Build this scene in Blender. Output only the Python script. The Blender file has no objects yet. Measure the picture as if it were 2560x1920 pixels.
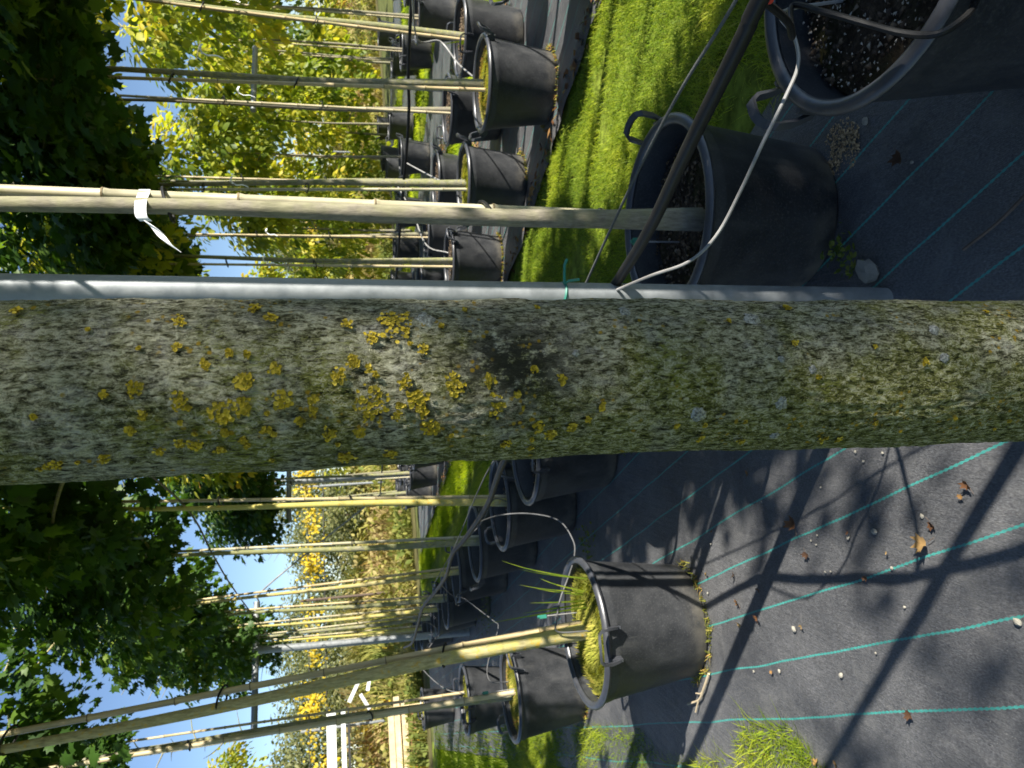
import bpy, math, random
import numpy as np
from mathutils import Vector, Matrix

random.seed(7); RNG = np.random.default_rng(7)
S = bpy.context.scene
COL = S.collection
D2R = math.radians

# ------------------------------------------------------------------ camera
PITCH = math.atan(406/1775.0); ROLL = math.atan(55/1542.0)
f_ = Vector((0, math.cos(PITCH), -math.sin(PITCH))); r_ = Vector((1, 0, 0)); u_ = r_.cross(f_)
c_, s_ = math.cos(ROLL), math.sin(ROLL)
X = (-u_*c_ - r_*s_); Y = (r_*c_ - u_*s_); Z = -f_          # the picture is held sideways: its right is the ground
cam = bpy.data.cameras.new("camera"); camo = bpy.data.objects.new("camera", cam); COL.objects.link(camo)
M = Matrix.Identity(4)
for i in range(3):
    M[i][0], M[i][1], M[i][2] = X[i], Y[i], Z[i]
M[0][3], M[1][3], M[2][3] = 0, 0, 1.35
camo.matrix_world = M
cam.sensor_width = 36; cam.lens = 36*1775/2560; cam.clip_start = 0.05; cam.clip_end = 2000
cam.dof.use_dof = True; cam.dof.focus_distance = 0.75; cam.dof.aperture_fstop = 16
S.camera = camo

# ------------------------------------------------------------------ light
EL = 34.0; AZ = math.degrees(math.atan2(.835, -.55))        # clockwise from +Y
w = bpy.data.worlds.new("World"); S.world = w; w.use_nodes = True
nt = w.node_tree; nt.nodes.clear()
sky = nt.nodes.new("ShaderNodeTexSky"); sky.sky_type = 'NISHITA'; sky.sun_disc = False
sky.sun_elevation = D2R(EL); sky.sun_rotation = D2R(AZ); sky.air_density = 0.8; sky.dust_density = 0.1; sky.ozone_density = 2.5
bg = nt.nodes.new("ShaderNodeBackground"); bg.inputs[1].default_value = 0.06
wo = nt.nodes.new("ShaderNodeOutputWorld")
nt.links.new(sky.outputs[0], bg.inputs[0]); nt.links.new(bg.outputs[0], wo.inputs[0])
sd = Vector((math.sin(D2R(AZ))*math.cos(D2R(EL)), math.cos(D2R(AZ))*math.cos(D2R(EL)), math.sin(D2R(EL))))
sl = bpy.data.lights.new("sun", 'SUN'); sl.energy = 4.8; sl.angle = D2R(0.5); sl.color = (1, .95, .86)
so = bpy.data.objects.new("sun", sl); COL.objects.link(so); so.rotation_euler = sd.to_track_quat('Z', 'Y').to_euler(); so.location = (6, -4, 8)
S.view_settings.view_transform = 'Standard'; S.view_settings.look = 'None'
S.view_settings.exposure = 1.5; S.view_settings.gamma = 1; S.view_settings.use_curve_mapping = False
S.render.engine = 'CYCLES'

# ------------------------------------------------------------------ helpers
NV = np.array([.9, .43]); NV /= np.linalg.norm(NV)           # across the rows
AV = np.array([-.43, .9]); AV /= np.linalg.norm(AV)          # along the rows, away from the camera
def row(p, a):
    q = NV*p + AV*a
    return float(q[0]), float(q[1])

def tag(o, label=None, cat=None, group=None, kind=None):
    if label: o['label'] = label
    if cat: o['category'] = cat
    if group: o['group'] = group
    if kind: o['kind'] = kind
    return o
def empty(name, loc=(0, 0, 0), rz=0):
    o = bpy.data.objects.new(name, None); COL.objects.link(o); o.location = loc; o.rotation_euler = (0, 0, rz)
    o.empty_display_size = .1
    return o
def link(name, me, parent=None, loc=None, rz=None, sc=None):
    o = bpy.data.objects.new(name, me); COL.objects.link(o)
    if parent: o.parent = parent
    if loc is not None: o.location = loc
    if rz is not None: o.rotation_euler = (0, 0, rz)
    if sc is not None: o.scale = sc if hasattr(sc, '__len__') else (sc, sc, sc)
    return o

def mesh_np(name, V, F, mat, rnd=None, smooth=False):
    V = np.asarray(V, np.float32); F = np.asarray(F, np.int32)
    me = bpy.data.meshes.new(name)
    me.vertices.add(len(V)); me.vertices.foreach_set('co', V.ravel())
    m, k = F.shape
    me.loops.add(m*k); me.loops.foreach_set('vertex_index', F.ravel())
    me.polygons.add(m); me.polygons.foreach_set('loop_start', np.arange(0, m*k, k, dtype=np.int32))
    try: me.polygons.foreach_set('loop_total', np.full(m, k, np.int32))
    except Exception: pass
    if rnd is not None:
        a = me.attributes.new('rnd', 'FLOAT', 'FACE'); a.data.foreach_set('value', np.asarray(rnd, np.float32))
    me.update(calc_edges=True)
    if smooth: me.polygons.foreach_set('use_smooth', np.ones(m, bool))
    me.materials.append(mat)
    return me

class MB:
    """collects shapes that make up ONE part"""
    def __init__(s): s.v = []; s.f = []
    def add(s, V, F):
        b = len(s.v); s.v += [tuple(p) for p in V]; s.f += [tuple(i+b for i in q) for q in F]; return s
    def tube(s, pts, rad, n=10, cap=True, closed=False):
        P = [Vector(p) for p in pts]; m = len(P)
        if not hasattr(rad, '__len__'): rad = [rad]*m
        V = []; F = []; prev = None
        for i in range(m):
            if closed: t = P[(i+1) % m]-P[i-1]
            else: t = P[min(i+1, m-1)]-P[max(i-1, 0)]
            t.normalize()
            if prev is None:
                a = Vector((0, 0, 1)) if abs(t.z) < .9 else Vector((1, 0, 0))
                x = t.cross(a).normalized()
            else: x = (prev-t*prev.dot(t)).normalized()
            prev = x; y = t.cross(x)
            for k in range(n):
                an = 2*math.pi*k/n
                V.append(P[i]+(x*math.cos(an)+y*math.sin(an))*rad[i])
        for i in range(m if closed else m-1):
            j = (i+1) % m
            for k in range(n):
                F.append((i*n+k, i*n+(k+1) % n, j*n+(k+1) % n, j*n+k))
        if cap and not closed:
            F.append(tuple(range(n))[::-1]); F.append(tuple((m-1)*n+k for k in range(n)))
        return s.add(V, F)
    def lathe(s, prof, n=40, loc=(0, 0, 0)):
        V = [(loc[0]+r*math.cos(2*math.pi*k/n), loc[1]+r*math.sin(2*math.pi*k/n), loc[2]+z) for r, z in prof for k in range(n)]
        F = [(i*n+k, i*n+(k+1) % n, (i+1)*n+(k+1) % n, (i+1)*n+k) for i in range(len(prof)-1) for k in range(n)]
        return s.add(V, F)
    def box(s, c, d, rz=0, tilt=0):
        R = Matrix.Rotation(rz, 3, 'Z') @ Matrix.Rotation(tilt, 3, 'Y'); c = Vector(c)
        V = [c+R @ Vector((x*d[0]/2, y*d[1]/2, z*d[2]/2)) for z in (-1, 1) for y in (-1, 1) for x in (-1, 1)]
        return s.add(V, [(0, 2, 3, 1), (4, 5, 7, 6), (0, 1, 5, 4), (2, 6, 7, 3), (0, 4, 6, 2), (1, 3, 7, 5)])
    def strap(s, pts, wdir, wid, th):
        P = [Vector(p) for p in pts]; W = Vector(wdir).normalized()*wid/2; V = []; F = []
        m = len(P)
        for i in range(m):
            t = (P[min(i+1, m-1)]-P[max(i-1, 0)]).normalized(); nn = t.cross(W).normalized()*th/2
            V += [P[i]-W-nn, P[i]+W-nn, P[i]+W+nn, P[i]-W+nn]
        for i in range(m-1):
            for k in range(4):
                F.append((i*4+k, i*4+(k+1) % 4, i*4+4+(k+1) % 4, i*4+4+k))
        F.append((3, 2, 1, 0)); F.append(tuple((m-1)*4+k for k in range(4)))
        return s.add(V, F)
    def mesh(s, name, mat, smooth=True, sharp=40):
        me = bpy.data.meshes.new(name); me.from_pydata([tuple(v) for v in s.v], [], s.f); me.update()
        me.materials.append(mat)
        if smooth:
            me.polygons.foreach_set('use_smooth', np.ones(len(me.polygons), bool))
            try: me.set_sharp_from_angle(angle=D2R(sharp))
            except Exception: pass
        return me
    def build(s, name, mat, parent=None, smooth=True, **k):
        return link(name, s.mesh(name, mat, smooth), parent, **k)

def smooth_path(pts, n=6):
    P = [np.array(p, float) for p in pts]; out = []
    P = [2*P[0]-P[1]]+P+[2*P[-1]-P[-2]]
    for i in range(1, len(P)-2):
        for k in range(n):
            t = k/n
            out.append(.5*(2*P[i]+(P[i+1]-P[i-1])*t+(2*P[i-1]-5*P[i]+4*P[i+1]-P[i+2])*t*t+(3*P[i]-P[i-1]-3*P[i+1]+P[i+2])*t**3))
    out.append(P[-2]); return [tuple(p) for p in out]

def _h(i, j, k, s):
    n = (i*374761393+j*668265263+k*2147483647+s*1274126177) & 0xffffffff
    n = ((n ^ (n >> 13))*1274126177) & 0xffffffff
    return ((n ^ (n >> 16)) & 0xffff)/65535.0
def vnoise(P, s=0):
    P = np.asarray(P, float); I = np.floor(P).astype(np.int64); f = P-I; f = f*f*(3-2*f)
    x, y, z = I[:, 0], I[:, 1], I[:, 2]; r = 0
    for dx in (0, 1):
        for dy in (0, 1):
            for dz in (0, 1):
                wgt = (f[:, 0] if dx else 1-f[:, 0])*(f[:, 1] if dy else 1-f[:, 1])*(f[:, 2] if dz else 1-f[:, 2])
                r = r+wgt*_h(x+dx, y+dy, z+dz, s)
    return r
def fbm(P, o=4, s=0):
    P = np.asarray(P, float); r = 0; a = .5
    for i in range(o): r = r+a*vnoise(P*2**i, s+i*17); a *= .5
    return r

# ------------------------------------------------------------------ materials
class NT:
    def __init__(s, name):
        s.m = bpy.data.materials.new(name); s.m.use_nodes = True; s.t = s.m.node_tree; s.t.nodes.clear()
        s.out = s.n("ShaderNodeOutputMaterial")
    def n(s, typ, **k):
        o = s.t.nodes.new(typ)
        for a, b in k.items(): setattr(o, a, b)
        return o
    def put(s, sock, v):
        if hasattr(v, 'is_output'): s.t.links.new(v, sock)
        else: sock.default_value = v
    def coord(s, scale=(1, 1, 1), rot=(0, 0, 0), src='Object'):
        c = s.n("ShaderNodeTexCoord"); mp = s.n("ShaderNodeMapping")
        s.put(mp.inputs[0], c.outputs[src]); mp.inputs['Scale'].default_value = scale; mp.inputs['Rotation'].default_value = rot
        return mp.outputs[0]
    def noise(s, vec, scale, detail=4, rough=.6, dist=0):
        o = s.n("ShaderNodeTexNoise"); s.put(o.inputs['Vector'], vec)
        o.inputs['Scale'].default_value = scale; o.inputs['Detail'].default_value = detail
        o.inputs['Roughness'].default_value = rough; o.inputs['Distortion'].default_value = dist
        return o.outputs[0]
    def noiseC(s, vec, scale):
        o = s.n("ShaderNodeTexNoise"); s.put(o.inputs['Vector'], vec); o.inputs['Scale'].default_value = scale; o.inputs['Detail'].default_value = 3
        return o.outputs[1]
    def voro(s, vec, scale, feat='F1', out=0):
        o = s.n("ShaderNodeTexVoronoi", feature=feat); s.put(o.inputs['Vector'], vec); o.inputs['Scale'].default_value = scale
        return o.outputs[out]
    def ramp(s, v, stops, interp='LINEAR'):
        o = s.n("ShaderNodeValToRGB"); s.put(o.inputs[0], v); cr = o.color_ramp; cr.interpolation = interp
        while len(cr.elements) < len(stops): cr.elements.new(.5)
        for e, (p, c) in zip(cr.elements, stops):
            e.position = p; e.color = (c, c, c, 1) if not hasattr(c, '__len__') else (*c, 1)
        return o.outputs[0]
    def math(s, op, a, b=0, c=0, clamp=False):
        o = s.n("ShaderNodeMath", operation=op); o.use_clamp = clamp
        for i, v in enumerate((a, b, c)):
            if i < len(o.inputs): s.put(o.inputs[i], v)
        return o.outputs[0]
    def mix(s, fac, a, b, mode='MIX'):
        o = s.n("ShaderNodeMix", data_type='RGBA', blend_type=mode)
        s.put(o.inputs[0], fac)
        for i, v in ((6, a), (7, b)):
            s.put(o.inputs[i], v if hasattr(v, 'is_output') else (*v, 1))
        return o.outputs[2]
    def sep(s, vec):
        o = s.n("ShaderNodeSeparateXYZ"); s.put(o.inputs[0], vec); return o.outputs
    def bump(s, h, strength=.5, dist=.01):
        o = s.n("ShaderNodeBump"); o.inputs['Strength'].default_value = strength; o.inputs['Distance'].default_value = dist
        s.put(o.inputs['Height'], h); return o.outputs[0]
    def pbr(s, col, rough=.6, metal=0, spec=.5, normal=None, sss=0):
        o = s.n("ShaderNodeBsdfPrincipled")
        s.put(o.inputs['Base Color'], col if hasattr(col, 'is_output') else (*col, 1))
        s.put(o.inputs['Roughness'], rough); o.inputs['Metallic'].default_value = metal
        o.inputs['Specular IOR Level'].default_value = spec
        if normal is not None: s.put(o.inputs['Normal'], normal)
        return o.outputs[0]
    def done(s, sh):
        s.t.links.new(sh, s.out.inputs[0]); return s.m

def simple(name, col, rough=.6, metal=0, spec=.5, var=.25, scale=20, bump=0, bscale=200):
    t = NT(name); c = t.coord()
    nz = t.noise(c, scale, 5)
    k = t.ramp(nz, [(.3, 1-var), (.7, 1+var)])
    cc = t.mix(1, col, k, 'MULTIPLY')
    nb = t.bump(t.noise(c, bscale, 3), bump, .004) if bump else None
    return t.done(t.pbr(cc, rough, metal, spec, nb))

def leaf_mat(name, stops, trans=.4, rough=.5):
    t = NT(name)
    a = t.n("ShaderNodeAttribute", attribute_name='rnd'); oi = t.n("ShaderNodeObjectInfo")
    v = t.math('ADD', a.outputs['Fac'], t.math('MULTIPLY_ADD', oi.outputs['Random'], .16, -.08))
    col = t.ramp(v, stops)
    p = t.pbr(col, rough, 0, .35)
    tr = t.n("ShaderNodeBsdfTranslucent"); t.put(tr.inputs[0], t.mix(1, col, (1.5, 1.55, .7), 'MULTIPLY'))
    mx = t.n("ShaderNodeMixShader"); mx.inputs[0].default_value = trans
    t.t.links.new(p, mx.inputs[1]); t.t.links.new(tr.outputs[0], mx.inputs[2])
    return t.done(mx.outputs[0])

MAT = {}
def mk_fabric():
    t = NT("woven_fabric")
    c = t.coord(rot=(0, 0, -math.atan2(NV[1], NV[0])))       # x across the rows, y along them
    x, y, z = t.sep(c)
    wob = t.math('MULTIPLY_ADD', t.noise(c, 1.6, 2), .03, -.015)
    xx = t.math('ADD', x, wob)
    fr = t.math('FRACT', t.math('DIVIDE', t.math('ADD', xx, .12+.168*20.5), .168))
    d = t.math('MULTIPLY', t.math('ABSOLUTE', t.math('SUBTRACT', fr, .5)), .168)
    dash = t.math('FRACT', t.math('MULTIPLY', y, 62))
    core = t.math('LESS_THAN', d, .0019)
    side = t.math('MULTIPLY', t.math('LESS_THAN', d, .0034), t.math('GREATER_THAN', dash, .45))
    line = t.math('MAXIMUM', core, side)
    big = t.noise(c, 2.2, 5, .6); mid = t.noise(c, 30, 4, .65)
    vx = t.n("ShaderNodeCombineXYZ"); t.put(vx.inputs[0], t.math('MULTIPLY', x, 260)); t.put(vx.inputs[1], t.math('MULTIPLY', y, 520))
    chk = t.n("ShaderNodeTexChecker"); t.put(chk.inputs[0], vx.outputs[0]); chk.inputs['Scale'].default_value = 1
    base = t.mix(t.ramp(big, [(.3, 0), (.7, 1)]), (.056, .058, .062), (.13, .13, .132))
    dust = t.ramp(t.noise(c, 90, 6, .75), [(.52, 0), (.75, 1)])
    base = t.mix(t.math('MULTIPLY', dust, .30), base, (.13, .125, .12))
    streak = t.noise(t.coord(scale=(14, 1.3, 1), rot=(0, 0, -math.atan2(NV[1], NV[0]))), 3, 5, .6)
    base = t.mix(t.ramp(streak, [(.45, 0), (.75, .35)]), base, (.085, .084, .085))
    base = t.mix(t.math('MULTIPLY', chk.outputs[1], .35), base, (.012, .013, .016))
    sp = t.ramp(t.voro(c, 120), [(.0, 1), (.09, 1), (.12, 0)])
    keep = t.ramp(t.noise(c, 9, 3), [(.52, 0), (.58, 1)])
    base = t.mix(t.math('MULTIPLY', t.math('MULTIPLY', sp, keep), .6), base, (.35, .33, .28))
    gr = t.noise(t.coord(scale=(1, .35, 1), rot=(0, 0, -math.atan2(NV[1], NV[0])+.6)), 330, 4, .8)
    base = t.mix(1, base, t.ramp(gr, [(.34, .45), (.5, 1.0), (.66, 1.75)]), 'MULTIPLY')
    smear = t.ramp(t.noise(t.coord(scale=(1, 1, 1)), 5, 7, .72, 1.2), [(.50, 0), (.68, .5)])
    base = t.mix(smear, base, (.15, .148, .142))
    stain = t.ramp(t.noise(c, 3.2, 6, .68, .6), [(.54, 0), (.64, .5)])
    base = t.mix(stain, base, (.028, .029, .033))
    col = t.mix(line, base, t.mix(mid, (.02, .17, .15), (.07, .33, .29)))
    h = t.math('ADD', t.math('MULTIPLY', chk.outputs[1], .2), t.math('ADD', t.math('MULTIPLY', mid, .5), t.math('MULTIPLY', streak, 2.0)))
    return t.done(t.pbr(col, .48, 0, .45, t.bump(t.math('ADD', h, t.math('MULTIPLY', gr, .8)), .5, .006)))
MAT['fabric'] = mk_fabric()

def mk_bark():
    t = NT("lichen_bark")
    c = t.coord(); x, y, z = t.sep(c)
    n1 = t.noise(t.coord(scale=(1, 1, .48)), 230, 8, .78, .5)      # flaky mottling
    n2 = t.noise(t.coord(scale=(1, 1, .26)), 620, 5, .75, .8)
    n3 = t.noise(c, 20, 5, .62); n4 = t.noise(t.coord(scale=(1, 1, .6)), 75, 6, .7); n5 = t.noise(c, 11, 4, .6)
    v = t.math('ADD', t.math('MULTIPLY', n1, .62), t.math('MULTIPLY', n2, .38))
    col = t.ramp(v, [(.425, (.020, .020, .008)), (.455, (.105, .103, .05)), (.485, (.235, .23, .135)), (.525, (.39, .385, .26)), (.58, (.68, .67, .50))])
    film = t.ramp(v, [(.42, (.05, .046, .03)), (.48, (.28, .272, .225)), (.56, (.60, .585, .50))])
    col = t.mix(t.ramp(n4, [(.50, 0), (.60, .8)]), col, film)
    side = t.math('MULTIPLY_ADD', x, -2.4, .03)
    low = t.math('MULTIPLY_ADD', z, -.22, .26)
    ms = t.math('ADD', t.math('ADD', n3, side), low)
    mossc = t.ramp(v, [(.42, (.018, .020, .003)), (.46, (.085, .092, .014)), (.505, (.20, .205, .042)), (.57, (.42, .42, .15))])
    col = t.mix(t.ramp(ms, [(.48, 0), (.60, .9)]), col, mossc)
    fresh = t.math('MULTIPLY', t.ramp(n5, [(.54, 0), (.66, .8)]), t.ramp(n2, [(.44, 0), (.56, 1)]))
    col = t.mix(fresh, col, (.28, .30, .025))
    wv = t.ramp(t.voro(t.mix(.02, t.coord(scale=(1, 1, .11)), t.noiseC(c, 90), 'ADD'), 260, 'DISTANCE_TO_EDGE'), [(.0, 1), (.05, .8), (.12, 0)])
    wk = t.math('MULTIPLY', wv, t.ramp(n1, [(.48, 0), (.54, .85)]))
    col = t.mix(wk, col, (.72, .70, .50))
    pits = t.ramp(t.voro(t.mix(.10, t.coord(scale=(1, 1, .55)), t.noiseC(c, 120), 'ADD'), 260), [(.18, 1), (.36, 0)])
    pit = t.math('MULTIPLY', pits, t.ramp(t.noise(c, 34, 3), [(.50, 0), (.58, .8)]))
    col = t.mix(pit, col, (.018, .019, .011))
    dd = t.n("ShaderNodeVectorMath", operation='DISTANCE'); t.put(dd.inputs[0], t.mix(.012, t.coord(scale=(1, 1, .75)), t.noiseC(c, 90), 'ADD')); dd.inputs[1].default_value = (.014+.006, -.060+.006, 1.235*.75+.006)
    scar = t.math('MULTIPLY', t.ramp(dd.outputs['Value'], [(.014, 1), (.055, 0)]), t.ramp(t.noise(t.coord(scale=(1, 1, .7)), 120, 5, .75), [(.42, 0), (.50, .95)]))
    col = t.mix(scar, col, (.035, .036, .026))
    fl = t.math('MULTIPLY', t.ramp(t.voro(c, 170), [(.22, 1), (.34, 0)]), t.ramp(t.noise(c, 30, 3), [(.56, 0), (.62, 1)]))
    col = t.mix(t.math('MULTIPLY', fl, .85), col, (.46, .30, .015))
    h = t.math('SUBTRACT', t.math('ADD', v, t.math('MULTIPLY', wk, .14)), t.math('MULTIPLY', pit, .12))
    return t.done(t.pbr(col, .88, 0, .2, t.bump(h, 1.0, .012)))
MAT['bark'] = mk_bark()

def mk_young(name, a, b, g, y, gk=.5):
    t = NT(name); cs = t.coord(scale=(1, 1, .2)); c = t.coord()
    oi = t.n("ShaderNodeObjectInfo")
    n1 = t.noise(cs, 120, 6, .7); n2 = t.noise(c, 14, 4); n3 = t.noise(c, 40, 4)
    col = t.mix(t.ramp(n1, [(.35, 0), (.65, 1)]), a, b)
    x, yy, z = t.sep(c)
    col = t.mix(t.ramp(t.math('ADD', n2, t.math('MULTIPLY', x, 3.0)), [(.42, 0), (.6, gk)]), col, g)
    col = t.mix(t.ramp(n3, [(.56, 0), (.66, .8)]), col, y)
    rg = t.ramp(t.noise(t.coord(scale=(.05, .05, 1)), 9, 2), [(.62, 0), (.66, .6)])
    col = t.mix(rg, col, (.08, .07, .04))
    return t.done(t.pbr(col, .75, 0, .3, t.bump(n1, .5, .003)))
MAT['young'] = mk_young("young_bark", (.13, .125, .08), (.30, .28, .20), (.17, .19, .04), (.33, .30, .08))
MAT['young_y'] = mk_young("yellow_lichened_bark", (.22, .19, .08), (.46, .40, .20), (.40, .36, .09), (.48, .30, .03), .8)
MAT['young_g'] = mk_young("grey_smooth_bark", (.13, .115, .085), (.27, .24, .18), (.24, .24, .11), (.20, .18, .12), .4)

def mk_bamboo():
    t = NT("bamboo"); c = t.coord(); cs = t.coord(scale=(1, 1, .03))
    oi = t.n("ShaderNodeObjectInfo")
    n = t.noise(cs, 90, 4); n2 = t.noise(c, 9, 4)
    tan = t.mix(oi.outputs['Random'], (.55, .42, .22), (.48, .44, .30))
    col = t.mix(t.ramp(n, [(.3, 0), (.7, 1)]), t.mix(1, tan, (.6, .6, .6), 'MULTIPLY'), tan)
    col = t.mix(t.ramp(n2, [(.50, 0), (.70, .55)]), col, (.24, .25, .09))
    return t.done(t.pbr(col, .45, 0, .45, t.bump(n, .15, .002)))
MAT['bamboo'] = mk_bamboo()
MAT['node'] = simple("bamboo_node", (.16, .12, .06), .7)

def mk_plastic():
    t = NT("black_pot_plastic"); c = t.coord()
    n = t.noise(c, 9, 6, .65); n2 = t.noise(c, 160, 4, .7); n3 = t.noise(t.coord(scale=(1, 1, .12)), 14, 4)
    x, y, z = t.sep(c)
    col = t.mix(t.ramp(n, [(.35, 0), (.7, 1)]), (.017, .0185, .021), (.042, .043, .045))
    col = t.mix(t.ramp(n2, [(.52, 0), (.72, .5)]), col, (.105, .106, .106))
    dirt = t.math('MULTIPLY', t.ramp(z, [(.0, 1), (.11, 0)]), t.ramp(n, [(.38, 0), (.6, .75)]))
    col = t.mix(dirt, col, (.13, .115, .085))
    col = t.mix(t.ramp(n3, [(.60, 0), (.72, .25)]), col, (.11, .108, .10))
    return t.done(t.pbr(col, t.ramp(n, [(.3, .40), (.7, .58)]), 0, .5, t.bump(t.math('ADD', n2, t.math('MULTIPLY', n, 2)), .12, .003)))
MAT['plastic'] = mk_plastic()
MAT['rim'] = simple("pot_rim_plastic", (.040, .042, .048), .36, 0, .55, .3, 14, .08, 120)
MAT['rubber'] = simple("black_hose", (.008, .008, .008), .5, 0, .35, .4, 30, .1, 90)
MAT['greytube'] = simple("grey_drip_tube", (.23, .225, .215), .40, 0, .5, .3, 12)
MAT['darktube'] = simple("dull_drip_tube", (.10, .10, .10), .5, 0, .4, .3, 12)
MAT['twine'] = simple("grey_twine", (.10, .105, .10), .8, 0, .3, .3, 300, .4, 500)
MAT['wire'] = simple("dark_wire", (.03, .03, .03), .5, .3)
MAT['white'] = simple("white_ribbon", (.78, .80, .82), .55, 0, .4, .06, 30)
MAT['whitepaint'] = simple("white_paint", (.62, .62, .60), .6, 0, .4, .08, 6)
MAT['clip'] = simple("green_clip", (.02, .17, .12), .5)
MAT['red'] = simple("red_connector", (.5, .05, .03), .45)
MAT['steel'] = None
def mk_steel():
    t = NT("galvanised_steel"); c = t.coord()
    n = t.noise(c, 26, 5, .6); v = t.voro(c, 60, 'F1', 1)
    x = t.noise(t.coord(scale=(1, 1, .06)), 60, 4)
    col = t.mix(t.ramp(n, [(.3, 0), (.7, 1)]), (.19, .205, .21), (.29, .305, .31))
    col = t.mix(t.ramp(x, [(.58, 0), (.7, .35)]), col, (.19, .20, .20))
    return t.done(t.pbr(col, t.ramp(n, [(.3, .42), (.7, .6)]), .35, .5, t.bump(n, .08, .003)))
MAT['steel'] = mk_steel()
def mk_soil():
    t = NT("potting_soil"); c = t.coord()
    n = t.noise(c, 60, 6, .7); m = t.noise(c, 6, 4)
    col = t.ramp(n, [(.3, (.022, .016, .011)), (.55, (.085, .062, .042)), (.75, (.19, .14, .09))])
    col = t.mix(t.ramp(m, [(.50, 0), (.66, .55)]), col, (.055, .065, .015))
    return t.done(t.pbr(col, .95, 0, .15, t.bump(n, 1, .02)))
MAT['soil'] = mk_soil()
MAT['perlite'] = simple("pale_grit", (.52, .47, .38), .9, 0, .2, .35, 60)
MAT['sandgrit'] = simple('sandy_grit', (.42, .30, .17), .95, 0, .1, .6, 150)
MAT['bits'] = leaf_mat("bark_bits", [(0, (.020, .014, .009)), (.5, (.085, .06, .04)), (.85, (.20, .14, .085)), (1, (.48, .42, .32))], .05, .9)
MAT['moss'] = leaf_mat("moss_fibres", [(0, (.10, .11, .012)), (.5, (.24, .25, .03)), (.8, (.38, .34, .07)), (1, (.40, .20, .06))], .3, .9)
MAT['mossbed'] = simple("moss_bed", (.12, .13, .02), .95, 0, .1, .5, 60, .8, 150)
MAT['maple'] = leaf_mat("maple_leaves", [(0, (.020, .050, .008)), (.5, (.045, .10, .014)), (.8, (.11, .18, .02)), (.94, (.24, .26, .03)), (1, (.45, .30, .04))], .42)
MAT['maple_y'] = leaf_mat("yellowing_leaves", [(0, (.07, .12, .014)), (.3, (.19, .24, .025)), (.62, (.38, .38, .04)), (.90, (.60, .47, .05)), (1, (.58, .30, .04))], .5)
MAT['yellow'] = leaf_mat("bright_yellow_leaves", [(0, (.36, .26, .012)), (.6, (.60, .43, .02)), (.9, (.66, .52, .05)), (1, (.20, .20, .03))], .4)
MAT['olive'] = leaf_mat("olive_far_leaves", [(0, (.075, .09, .035)), (.5, (.15, .165, .065)), (.85, (.26, .25, .10)), (1, (.40, .32, .10))], .4)
MAT['grass'] = leaf_mat("lawn_grass", [(0, (.06, .125, .012)), (.4, (.17, .25, .018)), (.75, (.36, .41, .03)), (.93, (.50, .48, .07)), (1, (.52, .42, .16))], .5, .65)
MAT['weed'] = leaf_mat("wild_weeds", [(0, (.06, .10, .018)), (.3, (.15, .18, .035)), (.5, (.28, .26, .06)), (.7, (.42, .33, .15)), (.88, (.22, .12, .05)), (1, (.62, .44, .04))], .35, .8)
MAT['lichen'] = leaf_mat("yellow_lichen", [(0, (.20, .16, .012)), (.6, (.42, .31, .015)), (1, (.56, .43, .06))], .05, .85)
MAT['greylichen'] = simple("grey_lichen", (.27, .275, .245), .95, 0, .1, .85, 520, .8, 600)
MAT['dryleaf'] = leaf_mat("dry_leaves", [(0, (.07, .035, .018)), (.35, (.18, .08, .032)), (.65, (.27, .15, .05)), (1, (.36, .25, .11))], .2, .7)
MAT['pebble'] = simple("pale_pebble", (.30, .28, .23), .85, 0, .3, .3, 60, .3, 120)
MAT['rock'] = simple("grey_stone", (.26, .25, .22), .9, 0, .3, .4, 30, .6, 80)
MAT['twig'] = simple("pale_root", (.42, .34, .22), .85)
MAT['stick'] = simple("brown_stick", (.10, .07, .05), .85)
MAT['wood'] = simple("pale_timber", (.52, .40, .24), .8, 0, .3, .3, 5)
MAT['redwood'] = simple("red_brown_timber", (.22, .09, .05), .8, 0, .3, .4, 8)
MAT['lawn'] = simple("mossy_lawn_soil", (.15, .19, .025), .95, 0, .1, .6, 14, .6, 60)
MAT['ground'] = simple("rough_ground", (.09, .10, .03), .95, 0, .1, .5, 3, .5, 20)
MAT['bank'] = simple("bank_soil", (.10, .09, .035), .95, 0, .1, .5, 2, .6, 20)

# ------------------------------------------------------------------ setting: ground, fabric beds, lawns, bank
def struct(name, me): return tag(link(name, me), kind='structure')
g = 900
struct('ground', mesh_np('ground', [(-g, -g, -.03), (g, -g, -.03), (g, g, -.03), (-g, g, -.03)], [(0, 1, 2, 3)], MAT['ground']))

def sheet(name, p0, p1, a0, a1, dp, da, mat, zf):
    P = np.linspace(p0, p1, max(2, int((p1-p0)/dp)+1)); A = np.linspace(a0, a1, max(2, int((a1-a0)/da)+1))
    pp, aa = np.meshgrid(P, A); q = pp[..., None]*NV+aa[..., None]*AV
    V = np.c_[q.reshape(-1, 2), np.zeros(pp.size)]; V[:, 2] = zf(pp.ravel(), aa.ravel(), V)
    n = len(P); m = len(A); i = np.arange(n*m).reshape(m, n)
    F = np.stack([i[:-1, :-1], i[:-1, 1:], i[1:, 1:], i[1:, :-1]], -1).reshape(-1, 4)
    return struct(name, mesh_np(name, V, F, mat, smooth=True))
def fabz(p0, p1, wr):
    def z(p, a, V):
        h = .006+.010*(fbm(np.c_[p*1.7, a*1.1, 0*p], 3, 3)-.5)+.007*np.abs(fbm(np.c_[p*3+a*1.4, a*.7, 0*p], 3, 31)-.5)
        e = np.minimum(p-p0, p1-p)
        h += wr*np.exp(-(e/.14)**2)*(fbm(np.c_[p*9, a*3.2, 0*p], 3, 9)-.25)
        return h
    return z
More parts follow.
